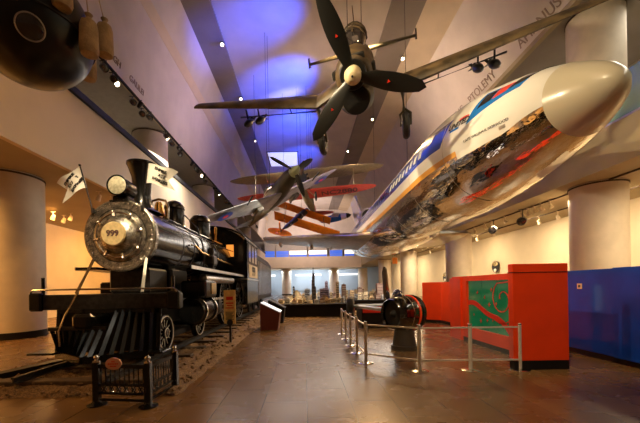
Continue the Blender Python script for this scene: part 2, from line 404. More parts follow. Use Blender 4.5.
text('numerals', '999', .17, M.Translation((0, -.28, CZ+.0)) @ M.Rotation(PI/2, 4, 'X'), 'lettering', pl, .006, bold=.004)
# headlight
h = lp(MB().lathe([(.215, 0), (.22, -.02), (.205, -.03), (.19, .02), (.205, .05), (.20, .42), (.10, .5), (.02, .51)], (0, -.08, 3.87), (0, 1, 0), 36), 'headlight', 'black')
lp(MB().lathe([(.19, .0), (.15, -.02), (.02, -.04)], (0, -.09, 3.87), (0, 1, 0), 32), 'headlight_lens', mat('headlamp_glass', (.55, .52, .38), .15, coat=1., noise=.2, nscale=20), h)
lp(MB().bev(-.16, .16, .0, .34, 3.56, 3.68, .02).bb(-.2, .2, -.04, .38, 3.54, 3.57), 'headlight_bracket', 'black')
# chimney
lp(MB().lathe([(.42, 0), (.40, .03), (.27, .10), (.215, .22), (.20, .45), (.225, .85), (.29, 1.05), (.315, 1.12), (.335, 1.15), (.335, 1.20), (.29, 1.21), (.27, 1.0), (.02, .95)], (0, .96, 3.52), (0, 0, 1), 36), 'smokestack', 'black')
# boiler and fittings
lp(MB().lathe([(.70, 1.62), (.72, 1.64), (.72, 5.0), (.80, 5.8), (.82, 6.8), (.7, 6.82)], (0, 0, CZ), (0, 1, 0), 56), 'boiler', 'boiler')
for y in (1.66, 2.5, 3.4, 4.3, 5.0):
    lp(MB().lathe([(.72, 0), (.732, .005), (.732, .055), (.72, .06)], (0, y, CZ), (0, 1, 0), 56, caps=False), 'boiler_band', 'iron')
lp(MB().lathe([(.36, 0), (.34, .05), (.29, .14), (.28, .55), (.30, .58), (.29, .66), (.2, .78), (.08, .84), (.02, .85)], (0, 2.9, 3.50), (0, 0, 1), 32), 'sand_dome', 'black')
lp(MB().lathe([(.44, 0), (.42, .06), (.37, .16), (.36, .62), (.39, .66), (.37, .74), (.25, .88), (.09, .93), (.02, .94)], (0, 5.25, 3.50), (0, 0, 1), 32), 'steam_dome', 'black')
bl = lp(MB().lathe([(.02, .36), (.07, .34), (.10, .27), (.12, .12), (.17, .02), (.185, 0), (.17, .0), (.02, .2)], (0, 1.85, 3.68), (0, 0, 1), 28), 'bell', 'brass')
lp(MB().tube([(-.24, 1.85, 3.5), (-.25, 1.85, 3.9), (-.18, 1.85, 4.06), (0, 1.85, 4.1), (.18, 1.85, 4.06), (.25, 1.85, 3.9), (.24, 1.85, 3.5)], .035), 'bell_yoke', 'steel')
for x in (-.12, .12): lp(MB().lathe([(.05, 0), (.05, .25), (.07, .27), (.07, .36), (.03, .4)], (x, 6.0, 3.6), (0, 0, 1), 14), 'safety_valve', 'brass')
lp(MB().lathe([(.04, 0), (.035, .3), (.06, .32), (.06, .6), (.02, .64)], (.3, 6.3, 3.55), (0, 0, 1), 14), 'whistle', 'brass')
for s in (-1, 1):
    lp(MB().tube([(s*.80, .2, 3.18), (s*.82, 4.8, 3.18), (s*.9, 6.7, 3.2)], .02), 'boiler_handrail', 'steel')
    lp(MB().tube([(s*.30, 2.9, 3.9), (s*.62, 3.05, 3.55), (s*.78, 3.1, 3.0), (s*.85, 3.0, 2.2)], .028), 'sand_pipe', 'iron')
    lp(MB().tube([(s*.5, 1.2, 3.42), (s*.52, 3.6, 3.42), (s*.5, 6.7, 3.5)], .022), 'control_rod', 'steel')
    lp(MB().bev(s*.82-.02, s*1.33, .5, 6.75, 2.13, 2.19, .01), 'running_board', 'black')
    lp(MB().bb(s*1.33, s*1.345, .5, 6.75, 2.12, 2.2), 'running_board_edge', 'brushed')
    lp(MB().lathe([(.02, 0), (.11, .03), (.12, .08), (.12, 3.4), (.11, 3.45), (.02, 3.48)], (s*1.14, 1.9, 1.94), (0, 1, 0), 20), 'air_reservoir', 'brushed')
    # injector and check valve hung on the boiler side, copper pipes
    lp(MB().tube([(s*.74, 2.2, 2.9), (s*.86, 2.2, 2.86), (s*.9, 2.6, 2.72), (s*.92, 6.6, 2.60)], .035), 'feed_pipe', 'brass')
    lp(MB().bev(s*.75, s*1.05, 3.3, 3.75, 2.4, 2.72, .05).cyl((s*.9, 3.5, 2.19), (s*.9, 3.5, 2.95), .11), 'air_pump', 'iron')
    # cylinder with steam chest
    cy = lp(MB().lathe([(.05, -.08), (.30, -.05), (.33, 0), (.37, .02), (.37, .10), (.335, .12), (.335, .9), (.37, .92), (.37, 1.0), (.1, 1.05)], (s*1.05, 1.35, 1.08), (0, 1, 0), 32), 'cylinder', 'black')
    lp(MB().lathe([(.375, 0), (.38, .01), (.38, .09), (.375, .1)], (s*1.05, 1.36, 1.08), (0, 1, 0), 32, caps=False), 'cylinder_band', 'steel', cy)
    lp(MB().lathe([(.375, 0), (.38, .01), (.38, .09), (.375, .1)], (s*1.05, 2.26, 1.08), (0, 1, 0), 32, caps=False), 'cylinder_band', 'steel', cy)
    st = lp(MB().bev(s*.72, s*1.38, 1.42, 2.38, 1.42, 1.86, .04), 'steam_chest', 'black')
    lp(MB().bb(s*1.38, s*1.40, 1.85, 2.3, 1.5, 1.8), 'chest_cover', 'brass', st)
    lp(MB().bev(s*1.0, s*1.12, 2.4, 4.5, 1.28, 1.36, .01).bev(s*1.0, s*1.12, 2.4, 4.5, .82, .9, .01), 'slide_bar', 'steel')
    lp(MB().cyl((s*1.05, 2.3, 1.08), (s*1.05, 3.6, 1.08), .045), 'piston_rod', 'steel')
    lp(MB().bev(s*.98, s*1.16, 3.45, 3.8, .88, 1.3, .03), 'crosshead', 'iron')
    lp(MB().beam((s*1.1, 3.6, 1.08), (s*1.1, 5.8, .84), .06, .13), 'main_rod', 'steel')
    lp(MB().beam((s*1.0, 5.6, .84), (s*1.0, 8.2, .84), .06, .13).sph((s*1.02, 5.6, .84), .12, 12).sph((s*1.02, 8.2, .84), .12, 12), 'side_rod', 'steel')
    # brace from ring to the buffer beam
    lp(MB().tube([(s*.56, -.02, 2.32), (s*.66, -.42, 1.60)], .03), 'smokebox_brace', 'steel')
def wheel(name, y, r, ns, hub, s):
    x0 = s*.70; x1 = s*.84; mb = MB()
    mb.lathe([(r+.03, 0), (r+.03, .03), (r, .035), (r, .135), (r-.02, .14), (r-.085, .14), (r-.085, 0)], (x0, y, RT+r), (s, 0, 0), 48, caps=False)
    mb.lathe([(.02, .0), (hub, .01), (hub, .15), (hub*.6, .17), (.02, .17)], (x0, y, RT+r), (s, 0, 0), 24)
    for k in range(ns):
        a = 2*PI*k/ns; c = math.cos(a); q = math.sin(a)
        mb.beam((x0+s*.07, y+c*hub*.8, RT+r+q*hub*.8), (x0+s*.07, y+c*(r-.07), RT+r+q*(r-.07)), .05, .05)
    w = lp(mb, name, 'black')
    lp(MB().ring((x0+s*.142, y, RT+r), (1, 0, 0), r-.03, .009, 48, 6), 'tyre_line', 'flagw', w)
    lp(MB().ring((x0+s*.155, y, RT+r), (1, 0, 0), hub*.95, .008, 28, 6), 'hub_line', 'flagw', w)
    m2 = MB()
    for k in range(ns):
        a = 2*PI*k/ns; c = math.cos(a); q = math.sin(a)
        m2.beam((x0+s*.098, y+c*hub*1.2, RT+r+q*hub*1.2), (x0+s*.098, y+c*(r-.1), RT+r+q*(r-.1)), .014, .008)
    lp(m2, 'spoke_line', 'flagw', w)
    if name == 'driving_wheel': lp(MB().bev(x0+s*.06-.03, x0+s*.06+.06, y-.45, y+.45, RT+r*1.35, RT+r*1.62, .03), 'counterweight', 'black', w)
    return w
for s in (-1, 1):
    for y in (.26, 2.55): wheel('truck_wheel', y, .40, 12, .11, s)
    for y in (5.6, 8.2): wheel('driving_wheel', y, .88, 18, .16, s)
for y in (.26, 2.55, 5.6, 8.2): lp(MB().cyl((-.72, y, RT+(.40 if y < 3 else .88)), (.72, y, RT+(.40 if y < 3 else .88)), .07), 'axle', 'iron')
for s in (-1, 1): lp(MB().bev(s*.5, s*.62, -.3, 9.6, .85, 1.32, .02), 'frame_plate', 'blackm')
lp(MB().bev(-.62, .62, .05, 2.8, .45, .62, .03).bev(-.55, .55, 1.3, 2.4, .9, 2.2, .06), 'truck_frame', 'blackm')
lp(MB().bev(-.55, .55, 5.6, 8.0, .8, 2.2, .05), 'ash_pan', 'blackm')
lp(MB().bev(-1.0, 1.0, -.36, .6, 1.50, 1.58, .02).bev(-.45, .45, .3, 1.3, 1.58, 2.15, .05), 'front_deck', 'iron')
# buffer beam, pilot
bbm = lp(MB().bev(-1.45, 1.45, -.55, -.33, 1.28, 1.58, .02), 'buffer_beam', 'iron')
for s in (-1, 1): lp(MB().bev(s*1.22, s*1.47, -.62, -.5, 1.26, 1.62, .03).cyl((s*1.3, -.45, 1.55), (s*1.3, -.45, 1.92), .03), 'beam_end_block', 'black', bbm)
lp(MB().tube([(-1.42, -.6, 1.5), (-1.42, -.6, 1.64), (-1.36, -.6, 1.68), (1.36, -.6, 1.68), (1.42, -.6, 1.64), (1.42, -.6, 1.5)], .018), 'front_handrail', 'steel')
pv = lambda x: -1.22+abs(x)/.92*.66
pil = lp(MB().beam((0, -1.22, .42), (-.94, -.56, .42), .10, .12).beam((0, -1.22, .42), (.94, -.56, .42), .10, .12).bev(-.96, .96, -.55, -.45, 1.2, 1.3, .01), 'pilot', 'black')
xs = [-.88+i*1.76/13 for i in range(14)]
for x in xs:
    c = x < .12
    top = (x, -.78, .93) if c else (x, -.50, 1.26)
    lp(MB().prism([V(top)+V((-.045, 0, 0)), V(top)+V((0, -.06, .01)), V(top)+V((.045, 0, 0)), V(top)+V((0, .05, 0))], V((x, pv(x), .44))-V(top)), 'slat', 'black', pil)
lp(MB().bev(-.92, .16, -.84, -.72, .9, .97, .015), 'pilot_step', 'iron', pil)
lp(MB().bb(-1.12, .92, -.34, -.30, .42, 1.3), 'pilot_dark_sheet', 'blackm', pil)  # black sheet added to darken the opening behind the slats
lp(MB().bev(-.09, .09, -1.15, -.5, 1.02, 1.2, .03).bev(-.16, .16, -1.28, -1.08, .98, 1.24, .05), 'coupler', 'black')
for s in (-1, 1):
    lp(MB().bev(s*.9, s*(1.4 if s < 0 else 1.2), -.75, -.35, .43, .47, .01).beam((s*1.0, -.5, .45), (s*1.0, -.42, 1.3), .03, .08), 'step', 'black')
lp(MB().tube([(-.50, -.60, 1.62), (-.60, -.80, 1.2), (-.68, -.86, .9), (-.68, -.84, .62)], .024), 'air_hose', 'steel')
# cab
cab = lp(MB().bb(-1.48, 1.48, 6.78, 6.84, 2.05, 3.72).bb(-1.48, -1.42, 6.78, 9.8, .95, 3.72).bb(1.42, 1.48, 6.78, 9.8, .95, 3.72).bb(-1.4, 1.4, 6.84, 9.8, 1.9, 2.0), 'cab', 'black', smooth=False)
arc = [(1.62*math.sin(a), 3.72+.56*(math.cos(a)-math.cos(1.2))/(1-math.cos(1.2))) for a in [-1.2+i*.2 for i in range(13)]]
rf = [(x, 6.55, z) for x, z in arc]+[(x, 6.55, z-.06) for x, z in reversed(arc)]
lp(MB().prism(rf, (0, 3.6, 0)), 'cab_roof', 'black')
gp = [(x*.92, 6.79, z-.05) for x, z in arc]; gp = [(-1.48, 6.79, 3.7)]+[p for p in gp if abs(p[0]) < 1.47]+[(1.48, 6.79, 3.7)]
lp(MB().prism(gp, (0, .05, 0)), 'cab_gable', 'black')
K['amber_reflection'] = mat('window_reflection_glow', (.8, .35, .08), .3, emit=(1, .34, .05), es=.9)  # orange reflection in the cab pane, put in as a glow
for s in (-1, 1):
    lp(MB().bb(s*.62, s*.92, 6.755, 6.785, 3.0, 3.5), 'front_window', 'amber_reflection' if s > 0 else 'glass_dark', smooth=False)
    lp(MB().bb(s*1.12, s*1.32, 6.755, 6.785, 2.75, 3.5), 'front_door_window', 'glass_dark', smooth=False)
    for k in range(3):
        y0 = 7.1+k*.86
        w = lp(MB().bb(s*1.47, s*1.495, y0, y0+.7, 2.82, 3.58), 'side_window', mat('window_grey', (.22, .2, .2), .1, coat=1.) if (s, k) == (-1, 0) else bpy.data.materials['window_grey'], smooth=False)
        lp(MB().bb(s*1.48, s*1.51, y0-.04, y0, 2.78, 3.62).bb(s*1.48, s*1.51, y0+.7, y0+.74, 2.78, 3.62).bb(s*1.48, s*1.51, y0, y0+.7, 2.78, 2.82).bb(s*1.48, s*1.51, y0, y0+.7, 3.58, 3.62), 'window_frame', 'wood', w, smooth=False)
    npn = lp(MB().bb(s*1.48, s*1.50, 7.2, 9.6, 2.12, 2.70), 'cab_number_panel', mat('aged_panel', (.58, .47, .28), .5) if s < 0 else bpy.data.materials['aged_panel'], smooth=False)
    text('cab_numerals', '999', .62, basis_m((s*1.505, 8.4, 2.40), (0, s, 0), (0, 0, 1)), 'ink', npn, .006, bold=.008)
lp(MB().bb(-1.5, 1.5, 6.74, 9.84, 2.0, 2.06), 'cab_floor_edge', 'brushed', smooth=False)
for s in (-1, 1): lp(MB().ring((s*1.3, 7.3, 1.45), (1, 0, 0), .22, .025, 28).tube([(s*1.3, 7.3, 1.2), (s*1.3, 7.3, .8)], .02), 'brake_wheel', 'steel')

# flags stuck in the brackets of the smokebox
def flag(x, lean, s, z0, lab, flip):
    F = empty('signal_flag', (RX+x, 6.80, z0), lab, 'flag', 'flags on the locomotive front')
    top = V((lean, 0, .98)); ax = top.normalized()
    MB().cyl((0, 0, 0), top, .014, n=8).sph(tuple(top), .028, 8).build('pole', 'blackm', F)
    MB().cyl((0, 0, -.04), (0, 0, .06), .035, n=10).build('bracket', 'iron', F)
    ux = V((s*.93, .12, -.36)).normalized() if s < 0 else V((.98, .1, -.12)).normalized()
    w, hh = (.62, .46) if s < 0 else (.62, .42)
    nx, ny = 14, 6; mb = MB()
    for off in (0, .006):
        for i in range(nx+1):
            for j in range(ny+1):
                q = i/nx; r = j/ny
                cut = 1-.30*(1-abs(2*r-1)) if s < 0 else 1-.30*(1-abs(2*r-1))
                p = top-ax*(r*hh+.02)+ux*(w*q*cut)+V((0, .03*math.sin(q*7+r*2)+off, -.10*q*q+.015*math.sin(q*9)))
                mb.v.append(tuple(p))
    o1 = (nx+1)*(ny+1)
    for i in range(nx):
        for j in range(ny):
            a = i*(ny+1)+j; mb.f.append((a, a+1, a+ny+2, a+ny+1)); mb.m.append(0); mb.f.append(tuple(o1+t for t in (a, a+ny+1, a+ny+2, a+1))); mb.m.append(0)
    c = mb.build('flag_cloth', 'flagw', F)
    def fn(v, p0):
        q = v.x/w; r = .5-v.y/hh
        if s < 0: q = 1-q
        p = top-ax*(r*hh+.02)+ux*(w*q)+V((0, .03*math.sin(q*7+r*2)-.012, -.10*q*q+.015*math.sin(q*9)))
        return p
    for bi, (body, dx, dy) in enumerate((('EMPIRE', .0, .11), ('STATE', .02, .0), ('EXPRESS', .04, -.11))):
        cx = w*.42 if s > 0 else w*.58
        ca, sa = math.cos(.5 if s < 0 else -.15), math.sin(.5 if s < 0 else -.15)
        text('flag_lettering', body, .085, None, 'ink', c, .002, bold=.006, fn=lambda v, dx=dx, dy=dy: fn(V((cx+dx+v.x*ca-(v.y+dy)*sa, v.x*sa+(v.y+dy)*ca, 0)), 0))
    return F
flag(-.55, -.26, -1, 3.34, 'white swallow tailed flag with black lettering on the left of the locomotive front', True)
flag(.50, .14, 1, 3.38, 'white pennant flag with black lettering beside the locomotive smokestack', False)

# tender
T = empty('locomotive_tender', (RX, 16.9, 0), 'dark tender with a ribbed shiny side coupled behind the locomotive cab', 'tender')
MB().bev(-1.4, 1.4, .1, 7, 1.0, 1.25, .03).build('tender_frame', 'blackm', T)
MB().bev(-1.42, 1.42, .2, 6.9, 1.25, 3.15, .05).build('water_tank', mat('tender_paint', (.30, .31, .33), .22, metal=.6, coat=1.), T)
mb = MB()
for k in range(12): mb.bb(1.42, 1.45, .35+k*.57, .41+k*.57, 1.27, 3.12)
mb.build('side_rib', 'steel', T, smooth=False)
MB().prism([(-1.45, .2, 3.15), (-1.2, .2, 3.55), (1.2, .2, 3.55), (1.45, .2, 3.15)], (0, 6.7, 0)).build('coal_bunker', 'blackm', T, smooth=False)
for s in (-1, 1):
    for y in (1.1, 2.6, 4.6, 6.1): MB().lathe([(.4, 0), (.4, .1), (.3, .12), (.1, .12), (.1, .16), (.02, .16)], (s*.72, y, RT+.4), (s, 0, 0), 28).build('tender_wheel', 'blackm', T)
MB().bb(-.7, .7, .8, 2.9, .5, 1.0).bb(-.7, .7, 4.3, 6.4, .5, 1.0).build('truck_frame', 'blackm', T)

# iron fence in front of the pilot
F = empty('iron_fence', (-2.6, 4.6, 0), 'low black ornamental iron fence with ball finials in front of the locomotive', 'fence')
P = [(-3.03, 4.62), (-2.24, 4.52), (-2.17, 5.28)]
for x, y in P:
    p = MB().bev(x+2.6-.045, x+2.6+.045, y-4.6-.045, y-4.6+.045, 0, .62, .008).lathe([(.13, 0), (.13, .015), (.06, .04), (.05, .06)], (x+2.6, y-4.6, 0), (0, 0, 1), 16).build('post', 'black', F)
    MB().lathe([(.05, 0), (.05, .02), (.02, .03), (.032, .05), (.036, .07), (.025, .095), (.005, .105)], (x+2.6, y-4.6, .62), (0, 0, 1), 14).build('finial', 'steel', p)
for (a, b) in ((P[0], P[1]), (P[1], P[2])):
    A = V((a[0]+2.6, a[1]-4.6, 0)); B = V((b[0]+2.6, b[1]-4.6, 0)); d = B-A; ln = d.length; d.normalize()
    mb = MB()
    for z, hh in ((.56, .05), (.30, .025), (.17, .025), (.08, .03)): mb.beam(A+V((0, 0, z)), B+V((0, 0, z)), .03, hh)
    n = 11
    for k in range(1, n): mb.cyl(A+d*(ln*k/n)+V((0, 0, .30)), A+d*(ln*k/n)+V((0, 0, .55)), .010, n=6)
    nr = 7
    for k in range(nr):
        c = A+d*(ln*(k+.5)/nr)+V((0, 0, .235)); mb.ring(c, d.cross(V((0, 0, 1))), .050, .009, 18, 6)
        for s in (-1, 1): mb.tube([c+d*(.055*s)+V((0, 0, -.055)), c+d*(.02*s), c+d*(.055*s)+V((0, 0, .055))], .006, 5)
    mb.build('railing_panel', 'black', F)
A = V((P[0][0]+2.6, P[0][1]-4.6, 0)); B = V((P[1][0]+2.6, P[1][1]-4.6, 0))
cc = A.lerp(B, .36)+V((0, -.035, .60)); K['plq'] = mat('plaque_pink', (.72, .36, .22), .5)
mb = MB(); el = [(cc.x+.115*math.cos(a), cc.y, cc.z+.082*math.sin(a)*(1.1 if math.sin(a) > 0 else 1)) for a in [2*PI*k/32 for k in range(32)]]
mb.prism(el, (0, .02, 0)); q = mb.build('plaque', 'plq', F)
mb = MB()
for dz, w0, n in ((.036, .05, 3), (.004, .15, 6), (-.030, .09, 5)):
    for k in range(n): mb.bb(cc.x-w0/2+w0*k/n, cc.x-w0/2+w0*(k+.72)/n, cc.y-.003, cc.y, cc.z+dz-.009, cc.z+dz+.009)
mb.build('plaque_print', 'redink', q, smooth=False)

# ------------------------------------------------------------------ the airliner (s runs back from the nose tip)
AX, AZ, AY = 6.19, 6.06, 6.13
A = empty('airliner', (AX, AY, AZ), 'white and polished metal jet airliner with a blue window stripe hung below the right gallery', 'airplane')
ST = [0, .03, .1, .3, .6, 1.0, 1.5, 2.0, 2.6, 3.2, 4, 5, 6, 23, 26, 30, 34]
RR = [.02, .14, .25, .45, .64, .84, 1.03, 1.19, 1.35, 1.5, 1.66, 1.79, 1.85, 1.85, 1.7, 1.2, .5]
CZs = [-.45, -.45, -.44, -.42, -.38, -.33, -.27, -.22, -.16, -.11, -.06, -.02, 0, 0, .15, .5, .9]
def li(T, s):
    for i in range(1, len(ST)):
        if s <= ST[i] or i == len(ST)-1:
            t = (s-ST[i-1])/(ST[i]-ST[i-1]); break
    def q(k): return T[max(0, min(len(T)-1, k))]
    return T[i-1]+(T[i]-T[i-1])*t
def fp(s, e, off=0., port=False):
    a = R_(e); r = li(RR, s)+off
    return V(((1 if port else -1)*r*math.cos(a), s, li(CZs, s)+r*math.sin(a)))
SS = [1.0+.1*i for i in range(71)]+[8+.0+.5*i for i in range(1, 53)]
EE = [-90+5*i for i in range(13)]+[-28, -25, -22, -20, -16, -10, -5, 0, 3, 7, 11, 15, 19, 23, 27, 30, 34, 38, 42, 46, 50, 55, 60, 65, 70, 75, 80, 85, 90]
EE = sorted(set(EE))
mb = MB(); ring_e = [(e, False) for e in EE]+[(e, True) for e in reversed(EE[1:-1])]
def skin(s, e):
    bnd = -20 if s < 3.6 else -16
    if e < bnd: return 1
    if s >= 3.6 and e < -10: return 4
    if 3 < e < 30 and s > 4.5: return 3
    return 0
n = len(ring_e)
def warp(s, e):
    if s >= 3.6: return e
    t = min(1, max(0, (s-1.0)/1.1)); sh = 10*(1-t*t*(3-2*t))
    return e+sh*max(0, 1-abs(e+20)/20 if e > -20 else 1-abs(e+20)/35)
for s in SS:
    for e, p in ring_e: mb.v.append(tuple(fp(s, warp(s, e), 0, p)))
for i in range(len(SS)-1):
    for j in range(n):
        k = (j+1) % n
        e = (ring_e[j][0]+ring_e[k][0])/2
        mb.f.append((i*n+j, i*n+k, (i+1)*n+k, (i+1)*n+j)); mb.m.append(skin((SS[i]+SS[i+1])/2, e))
mb.f.append(tuple((len(SS)-1)*n+j for j in range(n))); mb.m.append(1)
fus = mb.build('fuselage', ['white', 'chrome', 'blue', 'navy', 'orange_line'], A, ang=60)
prof = [(li(RR, s), s, li(CZs, s)) for s in (0, .015, .03, .06, .1, .16, .23, .3, .4, .5, .6, .7, .8, .9, 1.0)]
mb = MB(); mb.loft([[(r*math.cos(2*PI*k/64), s, c+r*math.sin(2*PI*k/64)) for k in range(64)] for r, s, c in prof])
mb.build('radome', 'radome', A, ang=60)
def patch(name, q, m, off=.014, parent=None, port=False, nn=6):
    mb = MB(); (s0, e0), (s1, e1), (s2, e2), (s3, e3) = q
    for layer in (off, off-.03):
        for i in range(nn+1):
            for j in range(nn+1):
                a = i/nn; b = j/nn
                s = (s0*(1-a)+s1*a)*(1-b)+(s3*(1-a)+s2*a)*b; e = (e0*(1-a)+e1*a)*(1-b)+(e3*(1-a)+e2*a)*b
                mb.v.append(tuple(fp(s, e, layer, port)))
    o1 = (nn+1)**2; idx = lambda i, j: i*(nn+1)+j
    for i in range(nn):
        for j in range(nn):
            f = (idx(i, j), idx(i+1, j), idx(i+1, j+1), idx(i, j+1)); mb.f.append(f); mb.m.append(0); mb.f.append(tuple(o1+t for t in reversed(f))); mb.m.append(0)
    for i in range(nn):
        for a, b in (((i, 0), (i+1, 0)), ((i, nn), (i+1, nn)), ((0, i), (0, i+1)), ((nn, i), (nn, i+1))):
            mb.f.append((idx(*a), idx(*b), o1+idx(*b), o1+idx(*a))); mb.m.append(0)
    return mb.build(name, m, parent or A, ang=50)
for port in (False, True):
    patch('cockpit_mask', [(3.14, 12.5), (1.66, 36), (1.60, 50), (2.92, 50)], 'blue', .006, port=port, nn=12)
    patch('stripe_end', [(4.52, 3), (4.33, 3), (3.90, 30), (4.52, 30)], 'navy', .004, port=port, nn=8)
    patch('cockpit_side_window', [(2.86, 27), (2.47, 32), (2.42, 47), (2.82, 46)], 'glass_dark', port=port)
    w = patch('cockpit_side_window', [(2.42, 32.5), (2.07, 37.5), (1.98, 51), (2.37, 48)], 'glass_red', port=port)
    patch('cockpit_front_window', [(2.0, 39), (1.66, 46), (1.60, 64), (1.90, 56)], 'glass_dark', port=port)
    patch('windshield', [(1.62, 49), (1.50, 70), (1.50, 88), (1.60, 66)], 'glass_dark', port=port)
for k in range(24):
    s = 6.0+.51*k
    patch('passenger_window', [(s, 10), (s-.22, 10.), (s-.22, 19.5), (s, 19.5)], 'win_lit' if k < 9 else 'glass_dark', nn=3)
def fus_text(name, body, size, s0, e0, m, ext=.003, bold=0., shear=0.):
    def fn(v):
        s = s0-v.x-shear*v.y; r = li(RR, s); return fp(s, e0+math.degrees(v.y/r), .012+v.z)
    return text(name, body, size, None, m, A, ext, fn=fn, bold=bold)
fus_text('airline_lettering', 'UNITED', .25, 3.5, 18.8, 'ink', bold=.006, shear=.2)
patch('logo_bar', [(3.52, 22.6), (3.14, 22.6), (3.12, 25), (3.50, 25)], 'redink')
patch('logo_bar', [(3.86, 13.2), (3.48, 13.2), (3.46, 15.4), (3.84, 15.4)], 'blue')
for wd, s0 in (('CAPT.', 3.06), ('WILLIAM', 2.68), ('R.', 2.40), ('NORWOOD', 2.04)): fus_text('name_lettering', wd, .105, s0, -5.6, 'ink', .002)
patch('emblem', [(2.02, -9.5), (1.86, -9.5), (1.86, -13.5), (2.02, -13.5)], 'brushed')
for s in (4.2, 7.0, 10.0, 13.0): 
    MB().tube([fp(s, e, .004, False) for e in range(-90, 91, 6)], .008, 5).build('panel_seam', 'alum', A)
# wings
def wing_loft(le0, te0, le1, te1, t0, t1, up=(0, 0, 1), nspan=8, round_tip=False):
    le0, te0, le1, te1, up = map(V, (le0, te0, le1, te1, up)); mb = MB(); rings = []
    pr = [(0, 0), (.02, .35), (.08, .7), (.2, .95), (.35, 1), (.55, .82), (.8, .42), (1, .02), (.8, -.2), (.55, -.36), (.3, -.45), (.1, -.35), (.02, -.2)]
    for i in range(nspan+1):
        q = i/nspan
        if round_tip: q = 1-(1-q)**1.6
        k = 1.
        if round_tip: k = max(.06, math.sqrt(max(0, 1-q**3.2)))
        le = le0.lerp(le1, q); te = te0.lerp(te1, q); mid = le.lerp(te, .4); t = (t0+(t1-t0)*q)*max(k, .25)
        le = mid+(le-mid)*k; te = mid+(te-mid)*k
        rings.append([le.lerp(te, a)+up*(b*t*.62) for a, b in pr])
    mb.loft(rings); return mb
o = V((AX, AY, AZ))
wing_loft(V((5.2, 19.4, 4.75))-o, V((5.2, 26.2, 4.5))-o, V((-3.0, 23.4, 5.25))-o, V((-3.0, 26.8, 5.35))-o, .75, .3).build('right_wing', 'alum', A, ang=60)
wing_loft(V((7.2, 19.4, 4.75))-o, V((7.2, 26.2, 4.5))-o, V((10.6, 20.6, 4.95))-o, V((10.6, 26.5, 4.8))-o, .75, .55).build('left_wing', 'alum', A, ang=60)
mb = MB(); mb.loft([[(x0+rx*math.cos(2*PI*k/28), y, z0+rz*math.sin(2*PI*k/28)) for k in range(28)] for y, x0, rx, z0, rz in ((10.5, 0, .5, -1.5, .2), (12, 0, 1.55, -1.35, .55), (13.5, 0, 1.95, -1.25, .72), (16, 0, 2.1, -1.25, .8), (19, 0, 2.05, -1.25, .78), (21.5, 0, 1.5, -1.3, .6), (23, 0, .5, -1.4, .3))])
mb.build('wing_root_fairing', 'chrome', A, ang=60)
for x in (-1.9, .6, 2.2):
    MB().sph((x-AX, 26.0-AY, 4.85-AZ+(.0 if x > 0 else .25)), (.14, 1.2, .16), 16).build('flap_fairing', 'alum', A)
# tail: intake of the middle engine and the fin
mb = MB(); mb.loft([[(r*math.cos(2*PI*k/28), y, z+r*1.05*math.sin(2*PI*k/28)) for k in range(28)] for y, r, z in ((24.6, .62, 2.35), (24.7, .74, 2.35), (26, .80, 2.3), (29, .6, 2.2), (31, .35, 2.0))])
mb.build('tail_intake', 'white', A, ang=60)
MB().lathe([(.60, 0), (.02, .05)], (0, 24.58, 2.35), (0, 1, 0), 28).build('intake_opening', 'ink', A)
MB().prism([(-.12, 27, 2.9), (-.12, 31.5, 2.6), (-.12, 35, 6.2), (-.12, 32.2, 6.4)], (.24, 0, 0)).build('tail_fin', 'white', A)

def plane_mtx(Hh, w, a):
    w = V(w).normalized(); a = V(a).normalized(); w = (w-a*w.dot(a)).normalized(); u = w.cross(a)
    return M(((w.x, a.x, u.x, Hh[0]), (w.y, a.y, u.y, Hh[1]), (w.z, a.z, u.z, Hh[2]), (0, 0, 0, 1)))
def ell_loft(stations, n=28):   # (y, zc, rx, rz)
    return MB().loft([[(rx*math.cos(2*PI*k/n), y, zc+rz*math.sin(2*PI*k/n)) for k in range(n)] for y, zc, rx, rz in stations])
def blade(r, w, ang, tw=.5, y=-.05):
    mb = MB(); rings = []
    for i in range(13):
        q = i/12; c = w*(.30+1.1*math.sin(PI*min(1, q*.85+.08))**.9)*(1 if q < .9 else math.sqrt(max(0, 1-((q-.9)/.1)**2))*.98+.02)
        t = .05*(1-q)+.012; a = tw*(1.2-q); rr = .16+(r-.16)*q
        ring = []
        for k in range(10):
            b = 2*PI*k/10; px = c/2*math.cos(b); py = t/2*math.sin(b)
            ring.append((px*math.cos(a)-py*math.sin(a), y+px*math.sin(a)+py*math.cos(a), rr))
        rings.append(ring)
    mb.loft(rings)
    Rm = M.Rotation(-ang+PI/2, 4, 'Y')
    mb.v = [tuple(Rm @ V(p)) for p in mb.v]
    return mb
def cables(root, pts, zt=17.66):
    for p in pts:
        q = root.matrix_world @ V(p)
        if abs(q.x) > 4.8: zt = 17.48
        o = MB().cyl((0, 0, 0), (0, 0, zt-q.z), .012, n=6).build('suspension_cable', 'iron', loc=(q.x, q.y, q.z))
        tag(o, 'thin steel suspension cable running from the ceiling to the '+root.name.replace('_', ' '), 'cable', 'cables holding the '+root.name.replace('_', ' '))

bpy.context.view_layer.update(); cables(A, [(-.6, 11, 1.75), (-.6, 19, 1.75)])
